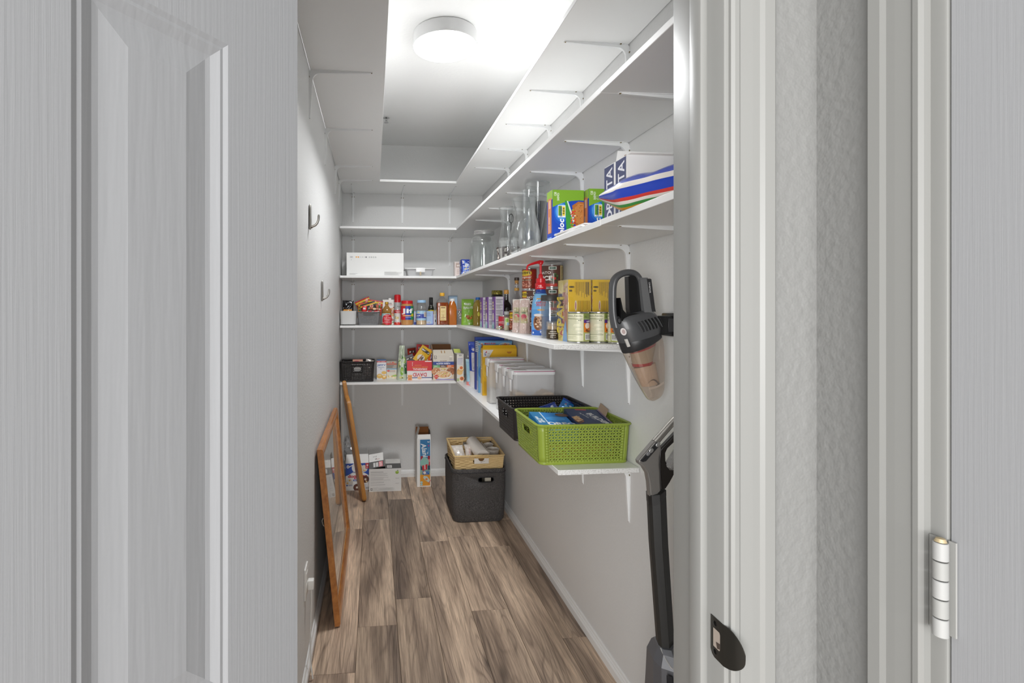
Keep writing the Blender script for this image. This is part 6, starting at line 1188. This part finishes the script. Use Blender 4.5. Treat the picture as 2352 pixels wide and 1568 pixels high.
BLn = (a1 - a0).length; ou_ = arc(.03, .03, .03, 180, 270, 5) + arc(.125, .03, .03, 270, 360, 5) + [(.155, .70)] + arc(.115, .70, .04, 0, 60, 4)[1:] + [(.106, .765), (.104, BLn - .03)] + arc(.084, BLn - .02, .02, 0, 180, 6) + [(.064, BLn - .03), (.058, .765)] + arc(.04, .70, .04, 120, 180, 4)
bm_ = bmesh.new(); vs = [bm_.verts.new((x, -.014, z)) for x, z in ou_]; f_ = bm_.faces.new(vs); ex = bmesh.ops.extrude_face_region(bm_, geom=[f_]); bmesh.ops.translate(bm_, verts=[v for v in ex['geom'] if isinstance(v, bmesh.types.BMVert)], vec=(0, .028, 0)); bmesh.ops.recalc_face_normals(bm_, faces=bm_.faces)
bmesh.ops.bevel(bm_, geom=[e for e in bm_.edges if abs(e.verts[0].co.y - e.verts[1].co.y) < 1e-6], offset=.005, segments=3, affect='EDGES')
b = MB(); b.bm(bm_, BW, True); obj('board', b, bd)
b = MB(); b.lathe([(.010, -.015), (.0115, -.0145), (.0115, .0145), (.010, .015)], C('#6a4420', .6), 20); b.xf(Matrix.Translation((.084, 0, BLn - .032)) @ Matrix.Rotation(PI / 2, 4, 'X')); obj('hanging_hole', b, bd)
pv = thing('pale_tray', 'pale grey plastic tray leaning on the left wall behind the wooden paddle board', 'tray')
a0, a1 = Vector((-.230, 3.90, .006)), Vector((-.243, 3.90, .812)); zz = (a1 - a0).normalized(); xx = Vector((-.03, 1, 0)); xx = (xx - zz * xx.dot(zz)).normalized(); yy = zz.cross(xx)
pv.matrix_world = Matrix(((xx.x, yy.x, zz.x, a0.x), (xx.y, yy.y, zz.y, a0.y), (xx.z, yy.z, zz.z, a0.z), (0, 0, 0, 1)))
b = MB(); L_ = (a1 - a0).length; o_ = arc(.02, .02, .02, 180, 270, 4) + arc(.13, .02, .02, 270, 360, 4) + arc(.11, L_ - .04, .04, 0, 90, 6) + arc(.04, L_ - .04, .04, 90, 180, 6); b.prism(o_, -.006, .006, C('#c4c4c2', .4), 'y'); obj('tray_panel', b, pv)
b = MB(); b.tube([(x, -.004, z) for x, z in o_], .006, C('#d4d4d2', .4), 6, True); obj('rim', b, pv)
# ================================================================== vacuum cleaners by the doorway
GM = C('#4b4c4e', .38, 0, .2); GD = C('#2b2b2d', .4); VB = C('#0e0e0f', .3)
def smooth_rings(rs, k=4):
    """Catmull-Rom rings between the given ones"""
    out = []
    for i in range(len(rs) - 1):
        p0, p1, p2, p3 = rs[max(i - 1, 0)], rs[i], rs[i + 1], rs[min(i + 2, len(rs) - 1)]
        for j in range(k):
            t = j / k; out.append([(b_ * 2 + (c_ - a_) * t + (a_ * 2 - b_ * 5 + c_ * 4 - d_) * t * t + (b_ * 3 - a_ - c_ * 3 + d_) * t ** 3) * .5 for a_, b_, c_, d_ in zip(p0, p1, p2, p3)])
    return out + [rs[-1]]
hv = thing('hand_vacuum', 'dark grey handheld vacuum with a clear dust cup hanging from its wall mount', 'vacuum', (.785, 1.475, 1.28))
def Q(x, y, d=0): return Vector((.6568 + x * .0003052 - .785, d, 1.5346 - y * .0002916 - 1.28))
def oval(l, r, dep, n=28, sq=1.0):
    a, c = Q(*l), Q(*r); m = (a + c) / 2; h = (c - a) / 2
    f = lambda t: math.copysign(abs(t) ** sq, t)
    return [m + h * f(math.cos(2 * PI * k / n)) + Vector((0, dep * f(math.sin(2 * PI * k / n)), 0)) for k in range(n)]
b = MB(); b.rings(smooth_rings([oval((215, 600), (520, 535), .020), oval((165, 640), (575, 560), .036, sq=.85), oval((180, 730), (628, 640), .046, sq=.85), oval((212, 820), (640, 710), .048, sq=.9), oval((240, 885), (640, 765), .048)]), GM); obj('motor_body', b, hv)
b = MB(); b.rings([oval((238, 884), (641, 764), .0485), oval((246, 905), (645, 782), .050), oval((272, 975), (652, 800), .049), oval((280, 988), (655, 806), .047)], GD); obj('collar_ring', b, hv)
b = MB(); b.tube([Q(x, y) for x, y in ((195, 720), (172, 600), (165, 470), (166, 330), (180, 250), (215, 200), (275, 168), (345, 160), (398, 182), (432, 232), (450, 300))], [.012, .0105, .0102, .0102, .0102, .0102, .0100, .0100, .0105, .011, .011], GM, 14, flat=1.5, up=(0, 1, 0), soft=4); obj('handle', b, hv)
def rect_ring(x0, x1, y, dep, sk=0): a, c = Q(x0, y), Q(x1, y + sk); return [a + Vector((0, -dep, 0)), c + Vector((0, -dep, 0)), c + Vector((0, dep, 0)), a + Vector((0, dep, 0))]
b = MB(); b.rings([rect_ring(415, 492, 215, .018), rect_ring(412, 494, 235, .022), rect_ring(440, 525, 520, .026), rect_ring(450, 545, 590, .028)], C('#6a6b6c', .42), smooth=False); obj('battery_side', b, hv)
b = MB(); b.rings([rect_ring(480, 518, 225, .020), rect_ring(478, 522, 232, .023), rect_ring(516, 552, 520, .027), rect_ring(522, 558, 560, .028)], GD, smooth=False); bt = obj('battery', b, hv)
a, c = Q(512, 395, -.0262), Q(487, 395, -.0262)
p = Print(plane_fn(Q(494, 390, -.0262), Q(520, 390, -.0262) - Q(494, 390, -.0262), Q(487, 245, -.0240) - Q(494, 390, -.0262)), .2); p.text('ONEPWR', .42, .5, .8 / .2 * .95, .11, '#cfcfcf', .02, 0, -90); p.done('lettering', bt)
b = MB(); b.prism([(q.x, q.z) for q in (Q(*v) for v in ((312, 200), (375, 190), (420, 240), (460, 580), (330, 575), (322, 530)))], -.010, .014, VB, 'y'); b.prism([(q.x, q.z) for q in (Q(*v) for v in ((200, 420), (225, 540), (262, 585), (340, 575), (460, 582), (420, 640), (300, 690), (210, 650)))], -.030, .014, VB, 'y'); obj('handle_inner', b, hv)['kind'] = 'stuff'
CUPM = glass('dust_cup', '#f0e9e2', .45, .06, .05, .10, '#c9b6a8')
b = MB(); b.rings(smooth_rings([oval((278, 986), (655, 805), .0465), oval((330, 1100), (676, 900), .044), oval((392, 1230), (684, 1080), .040), oval((455, 1345), (687, 1240), .034), oval((505, 1430), (684, 1350), .027), oval((535, 1465), (660, 1420), .018), oval((570, 1478), (615, 1462), .006)]), CUPM, cap0=False); obj('dust_cup', b, hv)
b = MB(); b.rings([oval((330, 985), (610, 860), .030), oval((352, 985), (598, 885), .030), oval((352, 990), (600, 890), .029), oval((378, 1105), (568, 1060), .024), oval((370, 1095), (572, 1075), .0245), oval((378, 1125), (566, 1100), .024)], C('#b52430', .4), mats=[C('#a81f2a', .4), C('#a81f2a', .4), C('#b0a08c', .9), C('#a81f2a', .4), C('#a81f2a', .4)]); obj('filter', b, hv)
b = MB(); b.rings([oval((385, 1140), (600, 1080), .020), oval((470, 1330), (640, 1290), .020)], C('#c9b3a0', .8)); obj('inner_tube', b, hv)
b = MB(); b.grid(lambda u, v: Q(480 + 125 * u + 10 * v, 1285 - 45 * math.sin(PI * u) + 40 * v + 6 * u, -.026 + .02 * v), 8, 3, C('#5f5552', .7)); b.grid(lambda u, v: Q(500 + 150 * u, 1325 - 60 * u * u + 22 * v, -.024), 6, 2, C('#d4cbc4', .7)); obj('inlet_flap', b, hv)['kind'] = 'stuff'
for k in range(7):
    b = MB(); x, y = 350 + 34 * k, 660 - 9 * k; n = 5
    pts = [Q(x + 14 * q + 5 * math.sin(q), y + 25 * q, -.0462 + .0009 * k - .003 * math.sin(PI * q / n)) for q in range(n)]
    b.tube(pts, .0022, VB if k > 1 else GD, 6); obj('vent_slot', b, hv)
for k in range(7):
    b = MB(); x, y = 333 + 34 * k, 664 - 9 * k
    b.tube([Q(x + 14 * q, y + 25 * q, -.0478 + .0009 * k - .003 * math.sin(PI * q / 5)) for q in range(5)], .0019, GM, 6); obj('vent_rib', b, hv)
def badge(x, y, dx, dy, d, m1, m2, nm):
    b = MB(); b.poly([Q(x + dx * math.cos(2 * PI * k / 20) , y + dy * math.sin(2 * PI * k / 20) + dx * .35 * math.cos(2 * PI * k / 20), d + .00035 * dx * math.cos(2 * PI * k / 20) * -1) for k in range(20)], m1)
    b.poly([Q(x + dx * .55 * math.cos(2 * PI * k / 20), y + dy * .6 * math.sin(2 * PI * k / 20) + dx * .2 * math.cos(2 * PI * k / 20), d - .0006 + .00035 * dx * .55 * math.cos(2 * PI * k / 20) * -1) for k in range(20)], m2); obj(nm, b, hv, fixn=False)
badge(222, 760, 20, 36, -.034, C('#dcd6d4', .3), C('#b5a09c', .4), 'maker_badge'); badge(192, 650, 15, 34, -.026, VB, C('#3a3a3c', .4), 'power_button')
b = MB(); b.prism([(q.x, q.z) for q in (Q(*v) for v in ((228, 835), (252, 830), (282, 905), (258, 912)))], -.040, -.034, C('#cfccc6', .35), 'y'); obj('release_button', b, hv)
wm = thing('wall_mount', 'black wall mount bracket holding the handheld vacuum by the door jamb', 'bracket', (.905, 1.487, 1.331))
b = MB(); b.rbox(-.018, 0, -.034, .034, -.034, .036, VB, .004); obj('wall_plate', b, wm)
b = MB(); b.rbox(-.066, -.016, -.030, .030, -.030, .028, VB, .004); b.rbox(-.034, -.010, -.0315, -.0295, -.020, .020, C('#2f2f31', .35), .0008, 1); obj('arm', b, wm)
b = MB(); b.tube([(-.064, -.028, -.022), (-.085, -.044, -.022), (-.072, -.036, .012), (-.060, -.028, .020)], .0055, VB, 8); b.tube([(-.064, .028, -.022), (-.085, .044, -.022), (-.072, .036, .012), (-.060, .028, .020)], .0055, VB, 8); obj('cradle', b, wm)
# upright vacuum: only its handle, shaft and the top of its body show
uv = thing('upright_vacuum', 'upright vacuum with a grey looped handle and black shaft standing by the door jamb', 'vacuum', (.735, 1.25, 0))
def U(x, y, d=0): return Vector((.6493 + x * .0001552 - .735, d, 1.1125 - y * .0001483))
def slabU(nm, pts, d0, d1, m, bev=.004):
    bm_ = bmesh.new(); vs = [bm_.verts.new(U(x, y, d0)) for x, y in pts]; f = bm_.faces.new(vs); ex = bmesh.ops.extrude_face_region(bm_, geom=[f])
    bmesh.ops.translate(bm_, verts=[v for v in ex['geom'] if isinstance(v, bmesh.types.BMVert)], vec=(0, d1 - d0, 0)); bmesh.ops.recalc_face_normals(bm_, faces=bm_.faces)
    if bev: bmesh.ops.bevel(bm_, geom=[e for e in bm_.edges if abs(e.verts[0].co.y - e.verts[1].co.y) < 1e-6], offset=bev, segments=3, affect='EDGES', clamp_overlap=True)
    b = MB(); b.bm(bm_, m, True); return obj(nm, b, uv)
GS = C('#86837f', .34, .45)
slabU('handle_shell', [(88, 775), (120, 730), (370, 450), (430, 470), (470, 520), (478, 600), (448, 720), (445, 850), (455, 1000), (468, 1290), (400, 1392), (340, 1402), (288, 1385), (268, 1150), (240, 1000), (170, 885), (98, 828)], -.012, .010, GS, .004)
slabU('handle_core', [(462, 610), (520, 545), (720, 340), (800, 260), (820, 380), (600, 585), (562, 665), (566, 800), (600, 885), (740, 985), (640, 1165), (570, 1270), (470, 1300), (452, 1000), (446, 780)], -.009, .009, C('#1a1613', .45), .004)
b = MB(); b.tube([U(x, y) for x, y in ((405, 480), (560, 310), (740, 115), (900, -40), (1010, -60), (1060, 40), (1000, 260), (860, 560), (740, 760), (660, 880), (610, 930))], [.0095, .0088, .0085, .0085, .0085, .0085, .0085, .0088, .010, .0105, .0105], STEEL, 14, soft=4); obj('handle_loop', b, uv)
b = MB(); b.tube([U(x, y, -.001) for x, y in ((820, 640), (740, 762), (660, 882), (625, 920))], .0125, textured('ribbed_grip', '#7d7b78', .5, (500, 500, 500), .8, .003, 2), 12); obj('ribbed_grip', b, uv)
o = slabU('control_panel', [(108, 768), (385, 462), (425, 470), (446, 510), (205, 778), (150, 790)], -.0142, -.010, C('#242426', .3), .001)
for x, y, s in ((405, 500, 30), (290, 600, 30), (240, 650, 26)):
    b = MB(); b.rings([[U(x + (s - e) * math.cos(a) * 1.2 + (s - e) * math.sin(a) * .4, y + (s - e) * math.sin(a) - (s - e) * math.cos(a) * .9, d) for a in [2 * PI * k / 16 for k in range(16)]] for e, d in ((0, -.0140), (0, -.0152), (5, -.0158))], C('#b0b0ae', .25, .7) if s == 30 else C('#6f6f70', .35)); obj('button', b, o)
def sring(x0, x1, y0, y1, dep): a, c = U(x0, y0), U(x1, y1); m = lambda t, d: a + (c - a) * t + Vector((0, d, 0)); return [m(0, 0), m(.05, -dep * .62), m(.42, -dep), m(.46, -dep * .97), m(.97, -dep * .38), m(1, 0), m(.85, dep), m(.15, dep)]
b = MB(); b.rings([sring(288, 572, 1370, 1290, .021), sring(300, 580, 1560, 1480, .022), sring(330, 610, 2200, 2200, .022), sring(463, 720, 3956, 3956, .022), sring(500, 750, 4500, 4500, .022)], C('#232322', .5), smooth=False); obj('shaft', b, uv)
b = MB(); b.rings([sring(284, 576, 1385, 1290, .0222), sring(296, 578, 1560, 1380, .0226)], C('#181818', .35), smooth=False); obj('shaft_collar', b, uv)
b = MB(); b.rings([sring(455, 735, 3960, 3900, .030), sring(440, 750, 4020, 4000, .040), sring(378, 800, 4210, 4210, .050), sring(372, 830, 4700, 4700, .056), sring(360, 860, 5600, 5600, .070), sring(380, 840, 6700, 6700, .075), sring(420, 800, 7000, 7000, .07)], C('#55565a', .38, .1), smooth=False); hs = obj('body_housing', b, uv)
b = MB(); b.tube([U(458, 3960, -.012), U(470, 4060, -.030), U(520, 4160, -.042), U(560, 4180, -.046), U(620, 4140, -.042), U(700, 4040, -.034), U(735, 3960, -.02)], .0018, C('#c9c9c8', .25, .6), 6); obj('silver_line', b, uv)
b = MB(); b.rings([[U(420 + x, y, d) for x, y, d in ((0, 4250, -.0478), (75, 4260, -.0525), (150, 4420, -.0535), (150, 5200, -.064), (0, 5200, -.061))]] * 2, C('#232326', .4), cap1=False, smooth=False); obj('dark_panel', b, uv, fixn=False)
b = MB(); K = lambda s, lift: [U(412 + 24 * s * math.cos(a), 4600 + 105 * s * math.sin(a), -.0405 - lift - .009 * (.5 + .5 * math.cos(a)) * s) for a in [2 * PI * k / 24 for k in range(24)]]
b.poly(K(1, .0005), C('#d9d2cc', .35)); b.poly(K(.88, .0010), C('#c23a1c', .35)); obj('maker_badge', b, uv, fixn=False)
b = MB(); b.poly([U(700 + 95 * math.cos(a), 4620 + 300 * math.sin(a), -.0500) for a in [2 * PI * k / 24 for k in range(24)]], C('#a9a9a8', .3, .3)); obj('side_panel', b, uv, fixn=False)
b = MB(); b.rbox(-.145, .150, -.13, .11, .012, .075, C('#3a3a3d', .4), .02, 4); obj('cleaner_head', b, uv)
for x in (-.11, .115):
    b = MB(); b.tube([(x, .085, .022), (x + .022, .085, .022)], .0215, VB, 18); obj('wheel', b, uv)
b = MB(); b.rings([sring(420, 800, 7000, 7000, .05), sring(440, 780, 7200, 7200, .04)], GD, smooth=False); obj('neck_joint', b, uv)
